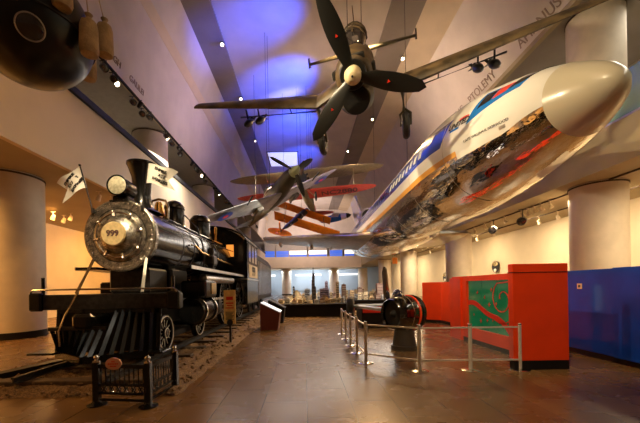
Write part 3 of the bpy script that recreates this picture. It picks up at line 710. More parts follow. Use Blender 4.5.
# ---- dive bomber
D = empty('dive_bomber', label='brown camouflaged dive bomber with a cream spinner and three black blades hanging nose down', cat='airplane', mtx=plane_mtx((1.37, 8.5, 7.25), (.962, -.265, .068), (.173, .781, .600)))
MB().lathe([(.02, -.34), (.10, -.32), (.19, -.22), (.225, -.1), (.235, 0), (.235, .02)], (0, 0, 0), (0, 1, 0), 36).build('spinner', 'spinner', D)
MB().lathe([(.235, .0), (.33, .0), (.36, .06), (.36, .26), (.25, .3)], (0, 0, 0), (0, 1, 0), 36).build('spinner_ring', 'prop', D)
MB().cyl((0, -.36, 0), (0, -.3, 0), .03, n=10).build('spinner_cap', 'ink', D)
for k, a in enumerate((-20, 107, 225)):
    b = blade(1.95, .33, R_(a), .35).build('propeller_blade', 'prop', D)
    aa = R_(a); c = V((math.cos(aa), 0, math.sin(aa)))*.95
    t = V((-math.sin(aa), 0, math.cos(aa)))
    d = c.normalized()
    MB().prism([c+d*.05+V((0, -.085, 0)), c-d*.02+t*.04+V((0, -.085, 0)), c-d*.02-t*.04+V((0, -.085, 0))], (0, .02, 0)).build('maker_mark', 'redink', b)
ell_loft([(.22, -.03, .40, .42), (.35, -.05, .50, .52), (.9, -.03, .56, .58), (2, .02, .58, .64), (3.5, .05, .58, .66), (6, .12, .42, .5), (8.2, .2, .26, .34), (9.8, .26, .06, .16)], 32).build('fuselage', 'camo', D, ang=60)
ell_loft([(.24, -.60, .40, .32), (.5, -.62, .50, .42), (1.2, -.52, .50, .42), (2.2, -.35, .40, .34)], 28).build('radiator_bath', 'camo_under', D, ang=60)
MB().lathe([(.02, 0), (.37, .0)], (0, .215, -.62), (0, 1, 0), 28).build('radiator_opening', 'ink', D)
for s in (-1, 1):
    MB().bev(s*.50, s*.60, .5, 1.5, -.05, .16, .03).build('exhaust_stub', 'ink', D)
MB().bev(-.30, .34, .3, .56, .30, .46, .03).build('oil_cooler_intake', 'ink', D)
ell_loft([(2.3, .55, .30, .12), (2.7, .72, .38, .34), (3.4, .80, .40, .42), (4.8, .76, .38, .40), (5.5, .6, .25, .2)], 20).build('canopy', 'glass_dark', D, ang=60)
mb = MB()
for y, z, r in ((2.7, .72, .36), (3.1, .77, .40), (3.6, .80, .42), (4.2, .79, .41), (4.8, .76, .39)):
    mb.tube([(r*math.cos(R_(b)), y, z+r*1.06*math.sin(R_(b))) for b in range(-10, 191, 20)], .022, 6)
mb.tube([(0, 2.5, .98), (0, 3.1, 1.2), (0, 4.2, 1.22), (0, 5.0, 1.12)], .02, 6).build('canopy_frame', 'camo', D)
MB().cyl((0, 4.6, 1.1), (.0, 4.8, 1.75), .02, .01, n=8).build('aerial_mast', 'wood', D)
for s, nm in ((-1, 'left'), (1, 'right')):
    xt = 5.85 if s < 0 else 6.9
    wing_loft((s*.4, 1.5, -.35), (s*.4, 4.2, -.42), (s*1.35, 1.55, -.72), (s*1.35, 4.2, -.72), .5, .45, nspan=3).build('inner_wing', 'camo', D, ang=60)
    o_ = wing_loft((s*1.35, 1.55, -.72), (s*1.35, 4.15, -.72), (s*xt, 2.1, .12), (s*xt, 3.5, .10), .42, .14, nspan=12, round_tip=False).build('outer_wing', 'camo', D, ang=60)
    MB().tube([(s*1.5, 3.2, -1.05), (s*4.6, 3.1, -.62)], .035, 8).build('dive_brake', 'prop', o_)
    MB().cyl((s*2.6, 3.15, -.9), (s*2.6, 3.0, -.55), .025, n=8).build('brake_hinge', 'prop', o_)
    for k, xx in enumerate((3.6, 4.05)):
        b = MB().lathe([(.02, -.5), (.09, -.36), (.13, -.12), (.13, .12), (.06, .5), (.02, .6)], (s*xx, 2.3, -.78), (0, 1, 0), 18)
        for q in range(4): b.beam((s*xx, 2.8, -.78), (s*xx+.13*math.cos(q*PI/2+.78), 2.9, -.78+.13*math.sin(q*PI/2+.78)), .16, .012)
        b.cyl((s*xx, 2.3, -.70), (s*xx, 2.4, -.35), .03, n=8)
        b.build('wing_bomb', 'can', D)
    MB().tube([(s*1.35, 1.75, -.8), (s*1.36, 1.7, -1.4)], [.09, .06], 12).build('landing_strut', 'camo_under', D)
    MB().tube([(s*1.4-.15, 1.72, -1.85), (s*1.4-.16, 1.72, -1.5), (s*1.4, 1.7, -1.36), (s*1.4+.16, 1.72, -1.5), (s*1.4+.15, 1.72, -1.85)], .045, 10).build('wheel_fork', 'camo_under', D)
    w = MB().lathe([(.10, -.06), (.28, -.11), (.36, -.10), (.42, -.04), (.42, .04), (.36, .10), (.28, .11), (.10, .06)], (s*1.40, 1.72, -1.85), (1, 0, 0), 32).build('main_wheel', 'rubber', D)
    MB().lathe([(.02, -.12), (.2, -.115), (.22, -.08), (.22, .08), (.2, .115), (.02, .12)], (s*1.40, 1.72, -1.85), (1, 0, 0), 24).build('wheel_hub', 'iron', w)
    wing_loft((s*.1, 8.7, .3), (s*.1, 9.8, .3), (s*2.5, 8.85, .32), (s*2.5, 9.7, .32), .24, .14, nspan=4).build('tailplane', 'camo_under', D, ang=60)
    MB().prism([(s*2.5, 8.7, .2), (s*2.5, 9.3, .2), (s*2.5, 9.2, .62), (s*2.5, 8.95, .6)], (s*.05, 0, 0)).build('tailplane_tip', 'camo_under', D)
MB().prism([(-.06, 8.4, .4), (-.06, 10.0, .2), (-.06, 10.0, 1.35), (-.06, 9.2, 1.45)], (.12, 0, 0)).build('fin', 'camo', D)
cables(D, [(-.2, 2.6, .6), (.15, 6.0, .5)])

# ---- fighter
S = empty('fighter_plane', label='grey and dark green fighter with a pale green spinner banking above the locomotive cab', cat='airplane', mtx=plane_mtx((-.28, 18, 8.4), (.76, .49, .43), (-.445, .87, -.21)))
MB().lathe([(.02, -.1), (.12, 0), (.22, .2), (.29, .45), (.32, .62)], (0, 0, 0), (0, 1, 0), 28).build('spinner', 'palegreen', S)
for a in (12, 132, 258): blade(1.62, .24, R_(a), .35, .38).build('propeller_blade', 'prop', S)
ell_loft([(.6, 0, .33, .34), (1.2, .02, .40, .45), (2.6, .0, .45, .55), (4.0, .05, .44, .55), (6.5, .12, .28, .36), (8.6, .2, .10, .18), (9.1, .2, .04, .08)], 28).build('fuselage', 'spit_top', S, ang=60)
ell_loft([(3.0, .5, .25, .1), (3.5, .62, .30, .28), (4.1, .62, .29, .28), (4.7, .5, .18, .12)], 18).build('canopy', 'glass_dark', S, ang=60)
for s in (-1, 1):
    w = wing_loft((s*.3, 2.2, -.35), (s*.3, 4.7, -.38), (s*5.6, 2.6, .15), (s*5.6, 4.2, .15), .32, .10, nspan=16, round_tip=True).build('wing', 'spit_under', S, ang=60)
    MB().lathe([(.52, 0), (.02, .012)], (s*3.9, 3.35, -.14), (0, 0, -1), 32).build('roundel', 'roundel', w)
    MB().lathe([(.20, 0), (.02, .018)], (s*3.9, 3.35, -.155), (0, 0, -1), 24).build('roundel_center', 'redink', w)
    MB().bev(s*1.5-.25, s*1.5+.25, 3.4, 4.2, -.55, -.3, .06).build('underwing_radiator', 'spit_top', S)
    MB().cyl((s*2.6, 1.6, -.15), (s*2.6, 2.6, -.17), .05, n=10).build('cannon_barrel', 'can', S)
    wing_loft((s*.08, 7.6, .22), (s*.08, 8.8, .22), (s*1.6, 7.9, .25), (s*1.6, 8.7, .25), .1, .05, nspan=8, round_tip=True).build('tailplane', 'spit_under', S, ang=60)
MB().prism([(-.04, 7.7, .3), (-.04, 9.1, .1), (-.04, 9.1, .9), (-.04, 8.6, 1.3), (-.04, 8.2, 1.1)], (.08, 0, 0)).build('fin', 'spit_top', S)
MB().tube([(0, 7.9, .1), (0, 8.0, -.3)], .035, 8).lathe([(.02, -.04), (.13, -.035), (.14, 0), (.13, .035), (.02, .04)], (0, 8.0, -.34), (1, 0, 0), 18).build('tail_wheel', 'rubber', S)
cables(S, [(-.9, 2.9, .0), (-.5, 3.0, .3), (0, 7.0, .4)])

# ---- red winged biplane
B = empty('red_biplane', label='biplane with olive upper wing and red lower wing lettered NC2880 hanging behind the fighter', cat='airplane', mtx=plane_mtx((-.15, 24.2, 9.9), (.985, -.16, .03), (.17, .97, -.19)))
MB().lathe([(.30, .0), (.42, -.02), (.44, .1), (.36, .5)], (0, 0, 0), (0, 1, 0), 28).build('engine_cowling', 'prop', B)
mb = MB()
for k in range(9):
    a = 2*PI*k/9; mb.cyl((.28*math.cos(a), .15, .28*math.sin(a)), (.62*math.cos(a), .15, .62*math.sin(a)), .085, n=12)
mb.build('radial_engine', 'can', B)
for a in (80, 260): blade(1.35, .2, R_(a), .4, -.15).build('propeller_blade', 'wood', B)
ell_loft([(.3, -.05, .40, .42), (1.5, -.05, .45, .52), (4, .0, .40, .45), (6.5, .1, .15, .22), (7.6, .12, .04, .08)], 24).build('fuselage', 'wingolive', B, ang=60)
for s in (-1, 1):
    u = wing_loft((s*.02, .5, .95), (s*.02, 2.1, .90), (s*6.2, .55, 1.05), (s*6.2, 2.1, 1.0), .16, .12, nspan=14, round_tip=True).build('upper_wing', 'wingolive', B, ang=60)
    lw = wing_loft((s*.3, .8, -.55), (s*.3, 2.3, -.6), (s*5.6, .85, -.45), (s*5.6, 2.2, -.5), .15, .12, nspan=14, round_tip=True).build('lower_wing', 'wingred', B, ang=60)
    for y in (.9, 1.8): MB().tube([(s*3.9, y+.15, -.45), (s*3.9, y, .98)], .035, 8).build('wing_strut', 'wingolive', B)
    MB().tube([(s*.35, 1.0, .3), (s*.7, .9, .95)], .03, 8).build('cabane_strut', 'wingolive', B)
    MB().tube([(s*.2, .9, -.4), (s*.95, .7, -1.25)], .045, 8).build('landing_strut', 'wingolive', B)
    MB().lathe([(.05, -.06), (.22, -.07), (.34, -.05), (.36, 0), (.34, .05), (.22, .07), (.05, .06)], (s*1.0, .7, -1.25), (1, 0, 0), 24).build('main_wheel', 'rubber', B)
    wing_loft((s*.05, 6.4, .15), (s*.05, 7.5, .15), (s*1.9, 6.6, .15), (s*1.9, 7.4, .15), .08, .05, nspan=8, round_tip=True).build('tailplane', 'wingred', B, ang=60)
MB().prism([(-.04, 6.2, .2), (-.04, 7.9, .1), (-.04, 7.9, 1.0), (-.04, 7.2, 1.1)], (.08, 0, 0)).build('fin', 'wingred', B)
# underside lettering reads from below, towards the camera side
text('wing_lettering', 'NC2880', .82, basis_m((2.75, 1.52, -.64), (1, 0, .02), (0, -1, .04)), 'lettering', B, .006, bold=.012)
cables(B, [(-.5, 1.2, 1.0), (.3, 1.2, 1.0), (0, 5.5, .4)])

# ---- orange trainer
O = empty('orange_biplane', label='biplane with bright orange wings and tail hanging nose up above the far gallery', cat='airplane')
def quad_wing(a, b, c, d, t):
    # le0, te0, le1, te1
    return wing_loft(a, b, c, d, t, t*.8, nspan=8)
O.location = (0, 28, 7)
wl = quad_wing((-2.55, -.4, 1.25), (-2.6, .5, .70), (3.1, -.4, -.60), (3.05, .5, -1.15), .10).build('lower_wing', 'orange', O, ang=60)
wu = quad_wing((-2.45, 1.3, 2.75), (-2.5, 2.2, 2.3), (2.5, 1.3, .95), (2.45, 2.2, .50), .10).build('upper_wing', 'orange', O, ang=60)
for x in (-1.6, 1.8):
    MB().tube([(x, .1, .85-(x+1)*.32), (x, 1.7, 2.1-(x+1)*.33)], .03, 6).build('wing_strut', 'wood', O)
MB().tube([(-1.95, -2.6, -.95), (-1.45, -1.6, -.35), (-.7, -.2, .55), (0, 1.4, 1.45), (.3, 2.2, 1.9)], [.10, .16, .24, .30, .22], 14).build('fuselage', 'can', O)
MB().tube([(-1.30, -1.25, -.15), (-1.18, -1.05, -.03)], .215, 14).build('fuselage_band', 'flagw', O)
MB().tube([(-.42, .4, .88), (-.3, .62, 1.02)], .29, 14).build('fuselage_band', 'steel', O)
for s in (-1, 1):
    wing_loft((-1.9, -2.3, -.62), (-1.95, -2.75, -1.25), (-1.9+s*.95, -2.4, -.72-s*.24), (-1.95+s*.95, -2.85, -1.30-s*.24), .07, .05, nspan=8, round_tip=True).build('tailplane', 'orange', O, ang=60)
MB().prism([(-1.93, -2.75, -1.15), (-1.9, -2.3, -.7), (-1.95, -2.55, -.1), (-1.98, -2.9, -.35)], (.06, 0, 0)).build('fin', 'orange', O)
bpy.context.view_layer.update()
cables(O, [(-.2, 1.6, 2.0), (.6, 1.6, 1.8), (-1.6, -1.6, -.3)])

# ---- small white aircraft far down the hall
W = empty('white_aircraft', (4.0, 42, 10.6), 'small white aircraft body with a blue stripe hanging beyond the airliner tail', 'airplane')
mb = MB().lathe([(.02, -2.2), (.25, -1.9), (.42, -1.2), (.46, 0), (.42, 1), (.3, 1.7), (.02, 2.0)], (0, 0, 0), (-1, .2, -.16), 24); mb.build('fuselage', 'white', W, ang=60)
MB().lathe([(.44, -.9), (.475, -.4), (.475, .4), (.44, 1)], (0, -.02, 0), (-1, .2, -.16), 24, caps=False).build('stripe', 'blue', W)
MB().lathe([(.02, -2.25), (.27, -1.92), (.34, -1.6)], (0, 0, 0), (-1, .2, -.16), 24).build('nose_cap', 'ink', W)
MB().beam((0, -2.6, .1), (0, 2.6, .1), .9, .08).build('wing', 'white', W, smooth=False)
bpy.context.view_layer.update(); cables(W, [(0, 0, .4)])

# ---- balloon gondola
G = empty('balloon_gondola', (-5.2, 6.15, 6.73), 'black spherical balloon gondola with a round porthole and canvas bags above the locomotive', 'gondola')
MB().sph((0, 0, 0), 1.05, 56).build('sphere_shell', 'gondola', G, ang=80)
d = V((5.25, -6.15, -5.0)).normalized(); c = d*1.03
MB().ring(c, d, .20, .012, 40, 8).build('porthole_rim', 'brushed', G)
MB().lathe([(.19, 0), (.16, .015), (.02, .03)], c, d, 32).build('porthole_glass', 'glass_dark', G)
MB().ring((0, 0, -.12), (.05, 0, 1), 1.05, .018, 64, 8).build('shell_seam', 'iron', G)
for p in ((1.20, -.10, -.26), (1.0, -.50, .28), (1.1, .55, .2), (.35, 1.15, .1), (-.45, 1.15, .1), (-1.1, .5, .15)):
    p = V(p)
    g = MB().lathe([(.07, .40), (.04, .34), (.05, .31), (.13, .25), (.155, .15), (.16, -.1), (.165, -.28), (.14, -.36), (.06, -.385), (.02, -.38)], p, (0, 0, 1), 14).build('ballast_bag', 'canvas', G)
    MB().tube([p+V((0, 0, .34)), (p.x*.92, p.y*.92, 1.0), (p.x*.6, p.y*.6, 1.12)], .012, 6).build('bag_rope', 'canvas', g)
MB().ring((0, 0, .98), (0, 0, 1), .68, .04, 40, 8).build('load_ring', 'iron', G)
MB().cyl((0, 0, 1.0), (0, 0, 1.25), .35, .3, n=28).build('hatch', 'gondola', G)
bpy.context.view_layer.update(); cables(G, [(-.5, .46, .95), (.5, .46, .95), (0, -.68, .95)])

# ------------------------------------------------------------------ barrier in front of the record car
posts = [(1.25, 11.1), (1.25, 10.0), (1.25, 8.95), (1.26, 7.9), (1.28, 6.85), (2.17, 6.14), (3.14, 6.12), (4.07, 6.10)]
PH = .86
names = ['farthest post of the barrier beside the aisle', 'second post from the far end of the aisle barrier', 'third post from the far end of the aisle barrier', 'post next behind the barrier corner along the aisle',
         'corner post of the barrier where it turns', 'post right of the corner in the front of the barrier', 'third post along the front of the barrier', 'rightmost post of the barrier beside the tall red panel']
p0 = None
for i, (x, y) in enumerate(posts):
    lab = 'steel ' + names[i]
    if p0 is None:
        t = empty('barrier_post', (x, y, 0), lab, 'barrier post', 'posts of the glass barrier'); p0 = t
        MB().lathe([(.17, 0), (.17, .008), (.14, .02), (.05, .03), (.02, .03)], (0, 0, 0), (0, 0, 1), 28).build('base', 'steel', t)
        MB().cyl((0, 0, .02), (0, 0, PH), .034, n=20).build('upright', 'rail', t)
        MB().lathe([(.036, 0), (.037, .02), (.025, .035), (.005, .038)], (0, 0, PH), (0, 0, 1), 20).build('cap', 'steel', t)
    else:
        t = copy_tree(p0); t.location = (x, y, 0); t['label'] = lab
pn = ['far end', 'second', 'third', 'fourth', 'short corner', 'middle front', 'right front']
for i in range(len(posts)-1):
    a = V((*posts[i], 0)); b = V((*posts[i+1], 0)); d = (b-a).normalized(); ln = (b-a).length
    t = empty('glass_barrier', tuple((a+b)/2), 'clear glass barrier section with steel rails, %s' % ['at the far end of the aisle row', 'second from the far end of the aisle row', 'in the middle of the aisle row', 'of the aisle row next to the corner post', 'in front of the record car', 'in the middle of the front row', 'in the front row beside the red panel'][i], 'barrier', 'sections of the glass barrier')
    A_ = -d*(ln/2-.036); B_ = d*(ln/2-.036)
    MB().beam(A_+V((0, 0, PH-.04)), B_+V((0, 0, PH-.04)), .03, .03).build('top_rail', 'rail', t, smooth=False)
    MB().beam(A_+V((0, 0, .2)), B_+V((0, 0, .2)), .03, .03).build('bottom_rail', 'rail', t, smooth=False)
    MB().beam(A_+V((0, 0, .51)), B_+V((0, 0, .51)), .008, .575).build('glass_pane', 'clear', t, smooth=False)

# ------------------------------------------------------------------ jet record car on its pedestal
C = empty('jet_record_car', (2.55, 8.3, 0), 'black and chrome jet record car with a tall tail fin on a round pedestal', 'record car')
ax = V((.82, .42, .0)).normalized(); o = V((-.40, -.22, .93))
MB().lathe([(.33, .04), (.36, -.02), (.40, .03), (.45, .22), (.46, .5), (.42, .7)], o, ax, 40, caps=False).build('intake_cowl', mat('dark_chrome', (.09, .09, .09), .1, metal=1., coat=1.), C)
MB().lathe([(.35, .12), (.10, .10), (.02, -.02)], o, ax, 32).build('intake_cone', 'ink', C)
MB().lathe([(.45, .54), (.475, .55), (.475, .585), (.44, .6)], o, ax, 40, caps=False).build('red_band', 'red', C)
MB().lathe([(.42, .6), (.45, .62), (.45, .78), (.38, .84), (.02, .86)], o, ax, 40, caps=False).build('engine_casing', bpy.data.materials['dark_chrome'], C)
MB().ring(o+ax*.69, ax, .455, .02, 40, 8).build('clamp_ring', 'can', C)
MB().ring(o+ax*.36, ax, .455, .012, 40, 8).build('trim_ring', 'steel', C)
MB().sph((-.12, .1, 1.33), (.15, .20, .22), 20).build('canopy', mat('canopy_blue', (.03, .035, .09), .1, coat=1.), C)
MB().tube([(-.32, -.02, 1.35), (-.12, -.12, 1.46), (.08, -.05, 1.33)], .012, 6).build('canopy_frame', 'steel', C)
MB().prism([(-.30, .3, 1.25), (-.38, .3, 2.1), (-.44, .3, 2.16), (-.48, .3, 2.0), (-.44, .3, 1.25)], (.05, .03, 0)).build('tail_fin', 'steel', C)
MB().cyl((-.30, .5, .98), (-1.02, 2.2, 1.0), .06, .05, n=14).build('axle_arm', 'brushed', C)
w = MB().lathe([(.05, -.10), (.30, -.12), (.38, -.09), (.40, 0), (.38, .09), (.30, .12), (.05, .10)], (-1.05, 2.3, .92), (1, -.2, 0), 28).build('outrigger_wheel', 'rubber', C)
MB().lathe([(.02, -.14), (.18, -.125), (.2, .12), (.02, .13)], (-1.05, 2.3, .92), (1, -.2, 0), 20).build('wheel_disc', 'steel', w)
MB().lathe([(.34, 0), (.34, .10), (.30, .11), (.25, .45), (.24, .56)], (.0, -.0, 0), (0, 0, 1), 32).build('pedestal', 'iron', C)
MB().cyl((0, 0, 0), (0, 0, .11), .345, n=32).build('pedestal_base', 'can', C)
# low red platform behind the record car
t = empty('red_platform', (2.9, 12.6, 0), 'low dark platform with a red band behind the jet record car', 'platform')
MB().bev(-.7, .8, -.1, 1.2, 0, .88, .03).build('platform_body', 'table', t); MB().bb(-.66, .76, -.13, -.1, .6, .84).build('front_band', 'redink', t, smooth=False)

# ------------------------------------------------------------------ red and blue exhibit walls
E1 = empty('red_exhibit_panel', (4.48, 6.16, 0), 'tall plain red panel facing the aisle at the end of the red wall', 'exhibit panel')
MB().bev(-.53, .53, -.07, .07, .17, 2.02, .008).build('panel', 'red', E1); MB().bb(-.52, .52, -.075, .065, 0, .17).build('plinth', 'blackm', E1, smooth=False)
MB().bb(-.535, .535, -.078, .078, 1.85, 1.862).build('maroon_line', 'maroon', E1, smooth=False)  # thin maroon strip around the panel near its top
E2 = empty('red_screen_wall', (4.66, 8.2, 0), 'red exhibit wall with a large green glass screen behind the barrier', 'exhibit wall')
mb = MB(); mb.bb(0, .3, -1.9, 1.95, .12, .42).bb(0, .3, -1.9, 1.95, 1.74, 1.88).bb(0, .3, -1.9, -1.02, .42, 1.74).bb(0, .3, 1.05, 1.95, .42, 1.74).bb(.12, .3, -1.02, 1.05, .42, 1.74)
mb.build('wall_body', 'red', E2, smooth=False); MB().bb(.02, .28, -1.9, 1.95, 0, .12).build('plinth', 'blackm', E2, smooth=False)
MB().bb(-.06, .34, 1.3, 1.98, .0, 1.84).build('end_pier', 'red', E2, smooth=False)
for k in range(3): MB().bb(.06, .075, -1.02+k*.69+.006, -1.02+(k+1)*.69-.006, .42, 1.74).build('glass_screen', 'greenglass', E2, smooth=False)
# red graphic over the glass
def gx(y, z): return V((.045, y, z))
mb = MB()
def ribbon(pts, w):
    for (a, b), (c, d) in zip(pts, pts[1:]):
        wa = w if not isinstance(w, tuple) else w[0]
        n = V((0, c-a, d-b)).normalized(); q = V((0, -n.z, n.y))*wa/2
        mb.prism([gx(a, b)+q, gx(a, b)-q, gx(c, d)-q, gx(c, d)+q], (.012, 0, 0))
cur = [(1.04-i*.1, 1.12+.05*math.sin(i*.5)-.0004*i**2.35-.012*i) for i in range(21)]
ribbon(cur, .13)
cur2 = [(-.55+(.10+.045*k*.35)*math.cos(k*.35), 1.28+(.10+.045*k*.35)*math.sin(k*.35)) for k in range(34)]
ribbon([p for p in cur2 if -1.0 < p[0] < 1. and .45 < p[1] < 1.72], .025)
for y, z, r in ((.55, 1.42, .05), (.35, .95, .04), (.2, 1.3, .045), (-.1, 1.5, .05), (.1, .7, .05), (.75, .8, .035), (.62, 1.1, .04), (-.3, 1.15, .04), (.0, 1.12, .06), (-.15, .72, .03), (.4, .66, .06)):
    pts = []
    for k in range(8):
        rr = r if k % 2 == 0 else r*.35; pts.append(gx(y+rr*math.cos(k*PI/4), z+rr*math.sin(k*PI/4)))
    mb.prism(pts, (.012, 0, 0))
mb.build('red_graphic', 'redink', E2, smooth=False)
for a, b, nm, h in (((5.28, 14.35), (5.88, 13.8), 'farther of the two low red panels at the back of the enclosure', 1.76), ((5.9, 13.75), (5.98, 10.4), 'nearer of the two low red panels running back from the green screen wall', 1.76)):
    a = V((*a, 0)); b = V((*b, 0)); t = empty('red_exhibit_panel', tuple((a+b)/2), nm, 'exhibit panel')
    d = (b-a)/2
    MB().beam(-d+V((0, 0, (h+.12)/2)), d+V((0, 0, (h+.12)/2)), .12, h-.12).build('panel', 'red', t, smooth=False)
    MB().beam(-d+V((0, 0, .06)), d+V((0, 0, .06)), .10, .12).build('plinth', 'blackm', t, smooth=False)
E3 = empty('blue_exhibit_wall', (6.25, 6.2, 0), 'glossy dark blue exhibit wall right of the red panel', 'exhibit wall')
MB().bev(0, .35, -3.2, 1.9, .12, 1.92, .01).build('wall_body', 'bluepanel', E3); MB().bb(.02, .33, -3.2, 1.9, 0, .12).build('plinth', 'blackm', E3, smooth=False)
MB().bev(-.06, .0, -3.2, .25, .12, 1.93, .01).build('raised_panel', 'bluepanel', E3)
q = MB().bb(-.012, 0, 1.02, 1.14, 1.50, 1.62).build('label_plate', 'gold', E3, smooth=False); MB().bb(-.016, -.012, 1.05, 1.11, 1.53, 1.59).build('label_mark', 'ink', q, smooth=False)
q = empty('reflection_strip', (5.62, 7.55, 0), 'narrow glowing strip added for the bright reflection beside the blue wall', 'screen')  # added glowing strip in place of the reflection on the wall's edge
MB().bev(-.05, .05, -.06, .06, 0, .95, .01).build('stand', 'grey', q); MB().bev(-.10, .10, -.03, .03, .95, 1.6, .01).build('strip_frame', 'grey', q); MB().bb(-.085, .085, -.034, -.03, .98, 1.57).build('screen', 'lit', q, smooth=False)  # holder and glowing face of the added strip

# round wall discs
for x, y, z, r, lab in ((16.9, 28.3, 3.15, .52, 'round dark disc with pale concentric arcs on the wall above the green screen wall'), (16.9, 38.5, 2.55, .55, 'round dark disc on the wall left of the cream column')):
    t = empty('wall_disc', (x, y, z), lab, 'wall emblem')
    MB().lathe([(r, 0), (r*.98, .05), (.02, .05)], (0, 0, 0), (-1, 0, 0), 40).build('disc', 'can', t)
    mb = MB()
    for k in range(4):
        rr = r*(.25+.2*k); mb.tube([(-.06, rr*math.cos(R_(b)), rr*math.sin(R_(b))) for b in range(20, 161, 10)], .022, 6)
    mb.build('arcs', 'gold', t); MB().lathe([(.16, .05), (.14, .1), (.02, .1)], (0, 0, -r*.62), (-1, 0, 0), 20).build('hub', 'flagw', t)
t = empty('orange_sign', (10.2, 36.2, 4.5), 'small orange sign hanging below the right gallery near the far columns', 'sign')
MB().bev(-.28, .28, -.05, .05, -.4, .3, .03).build('sign_board', 'orange', t)
for s in (-.22, .22): MB().cyl((s, 0, .28), (s, 0, 1.4), .012, n=6).build('hanging_rod', 'can', t)

# ------------------------------------------------------------------ information stands beside the train
t = empty('upright_sign', (-2.2, 9.32, 0), 'tall narrow yellow sign on a post beside the locomotive wheels', 'sign')
MB().bev(-.17, .17, -.02, .02, .62, 1.6, .01).build('sign_panel', 'sign', t); MB().bev(-.03, .03, -.0, .05, 0, 1.5, .01).build('post', 'can', t)
MB().bev(-.15, .15, -.12, .15, .0, .03, .01).build('foot', 'can', t)
mb = MB()
for z, w, h in ((1.36, .20, .10), (1.22, .22, .04), (1.15, .16, .03), (1.08, .24, .03)): mb.bb(-w/2, w/2, -.024, -.02, z-h/2, z+h/2)
mb.build('printed_block', 'redink', t, smooth=False)
mb = MB()
for k in range(7): mb.bb(-.12, .12-.03*(k % 3), -.024, -.02, .95-k*.035, .965-k*.035)
mb.lathe([(.09, 0), (.02, .004)], (0, -.02, .66), (0, -1, 0), 20)
mb.build('printed_lines', 'ink', t, smooth=False)
def lectern(x, y, lab, m, ms):
    t = empty('reading_lectern', (x, y, 0), lab, 'information stand')
    MB().prism([(-.38, -.45, 0), (.30, -.45, 0), (.38, -.45, .68), (-.38, -.45, 1.06)], (0, .9, 0)).build('lectern_body', m, t, smooth=False)
    MB().prism([(-.36, -.43, 1.06), (.40, -.43, .68), (.41, -.43, .70), (-.35, -.43, 1.08)], (0, .86, 0)).build('sloping_panel', ms, t, smooth=False)
lectern(-1.38, 12.85, 'maroon lectern with a bright sloping label panel beside the train', 'maroon', 'lit')
lectern(-1.35, 15.3, 'dark lectern standing behind the maroon lectern', 'table', 'table')

# ------------------------------------------------------------------ model city on its table
t = empty('model_city_table', (.3, 17.4, 0), 'long black display table carrying the model city', 'table')
MB().bev(-1.6, 2.2, .35, 14, 0, .64, .02).build('table_base', 'table', t); MB().bev(-1.75, 2.35, 0, 14.2, .64, .72, .02).build('table_top', 'table', t)
t = empty('model_city_table', (4.6, 21.5, 0), 'second black display table right of the main city table behind the record car', 'table')
MB().bev(-1.8, 2.2, .3, 10, 0, .64, .02).build('table_base', 'table', t); MB().bev(-1.9, 2.3, 0, 10.2, .64, .72, .02).build('table_top', 'table', t)
mb = MB(); nx, ny = 26, 30
for j in range(ny+1):
    for i in range(nx+1):
        a = i/nx; b = j/ny
        h = .72+.68*max(0, math.sin(PI*a))**.8*max(0, math.sin(PI*b))**.6*(.7+.3*math.sin(a*9+b*5))+random.uniform(0, .05)*(0 < i < nx)*(0 < j < ny)
        mb.v.append((-1.4+1.35*a, 19.5+10*b, h if 0 < i < nx and 0 < j < ny else .722))
for j in range(ny):
    for i in range(nx):
        a = j*(nx+1)+i; mb.f.append((a, a+1, a+nx+2, a+nx+1)); mb.m.append(0)
tag(mb.build('model_hill', 'sand', smooth=False), 'sandy golden model hill on the left of the city table', 'scenery')
bcol = {'black': mat('city_black', (.02, .02, .03), .3, coat=.5), 'brown': mat('city_brown', (.20, .11, .08), .6, noise=.3, nscale=12), 'tan': mat('city_tan', (.50, .35, .19), .7, noise=.3, nscale=12),
        'grey': mat('city_grey', (.42, .42, .42), .6, noise=.2, nscale=12), 'cream': mat('city_cream', (.62, .50, .32), .7, noise=.25, nscale=12), 'purple': mat('city_purple', (.22, .15, .18), .6, noise=.3, nscale=12)}
def zat(py, Y): return EYE+(287-py)*Y/320
def model_building(x, y, w, d, h, kind, m, lab, grp='model buildings on the city table'):
    b = empty('model_building', (x, y, .722), lab, 'model building', grp); b['label'] = lab
    mb = MB()
    if kind == 'stepped':
        mb.bb(-w/2, w/2, -d/2, d/2, 0, h*.55).bb(-w*.36, w*.36, -d*.36, d*.36, h*.55, h*.8).bb(-w*.22, w*.22, -d*.22, d*.22, h*.8, h*.96)
    elif kind == 'slab': mb.bb(-w/2, w/2, -d/2, d/2, 0, h*.96)
    elif kind == 'gable': mb.bb(-w/2, w/2, -d/2, d/2, 0, h*.7).prism([(-w/2, -d/2, h*.7), (w/2, -d/2, h*.7), (0, -d/2, h)], (0, d, 0))
    else: mb.cyl((0, 0, 0), (0, 0, h), w/2, n=20)
    n = max(3, int(h/.11)); hh = h*(.55 if kind == 'stepped' else .94 if kind == 'slab' else .66)
    if kind != 'round':
        for k in range(1, n): mb.bb(-w/2+w*.06, w/2-w*.06, -d/2-.004, -d/2, hh*k/n-.018, hh*k/n+.018, 1)
    mb.build('tower', [bcol[m], 'glass_dark' if m not in ('black', 'brown') else 'win_dim'], b, smooth=(kind == 'round'))
    if kind in ('stepped', 'slab'):
        ww = w*(.22 if kind == 'stepped' else .3)
        MB().bb(-ww/2, ww/2, -ww/2, ww/2, h*.96, h).build('roof_house', bcol[m], b, smooth=False)
    return b
K['win_dim'] = mat('model_windows', (.5, .45, .35), .3)
def bpx(px, py, wpx, Y, kind, m, lab):
    x = (px-305)/320*Y; w = wpx/320*Y; model_building(x, Y+w/2, w, w, zat(py, Y)-.722, kind, m, lab)
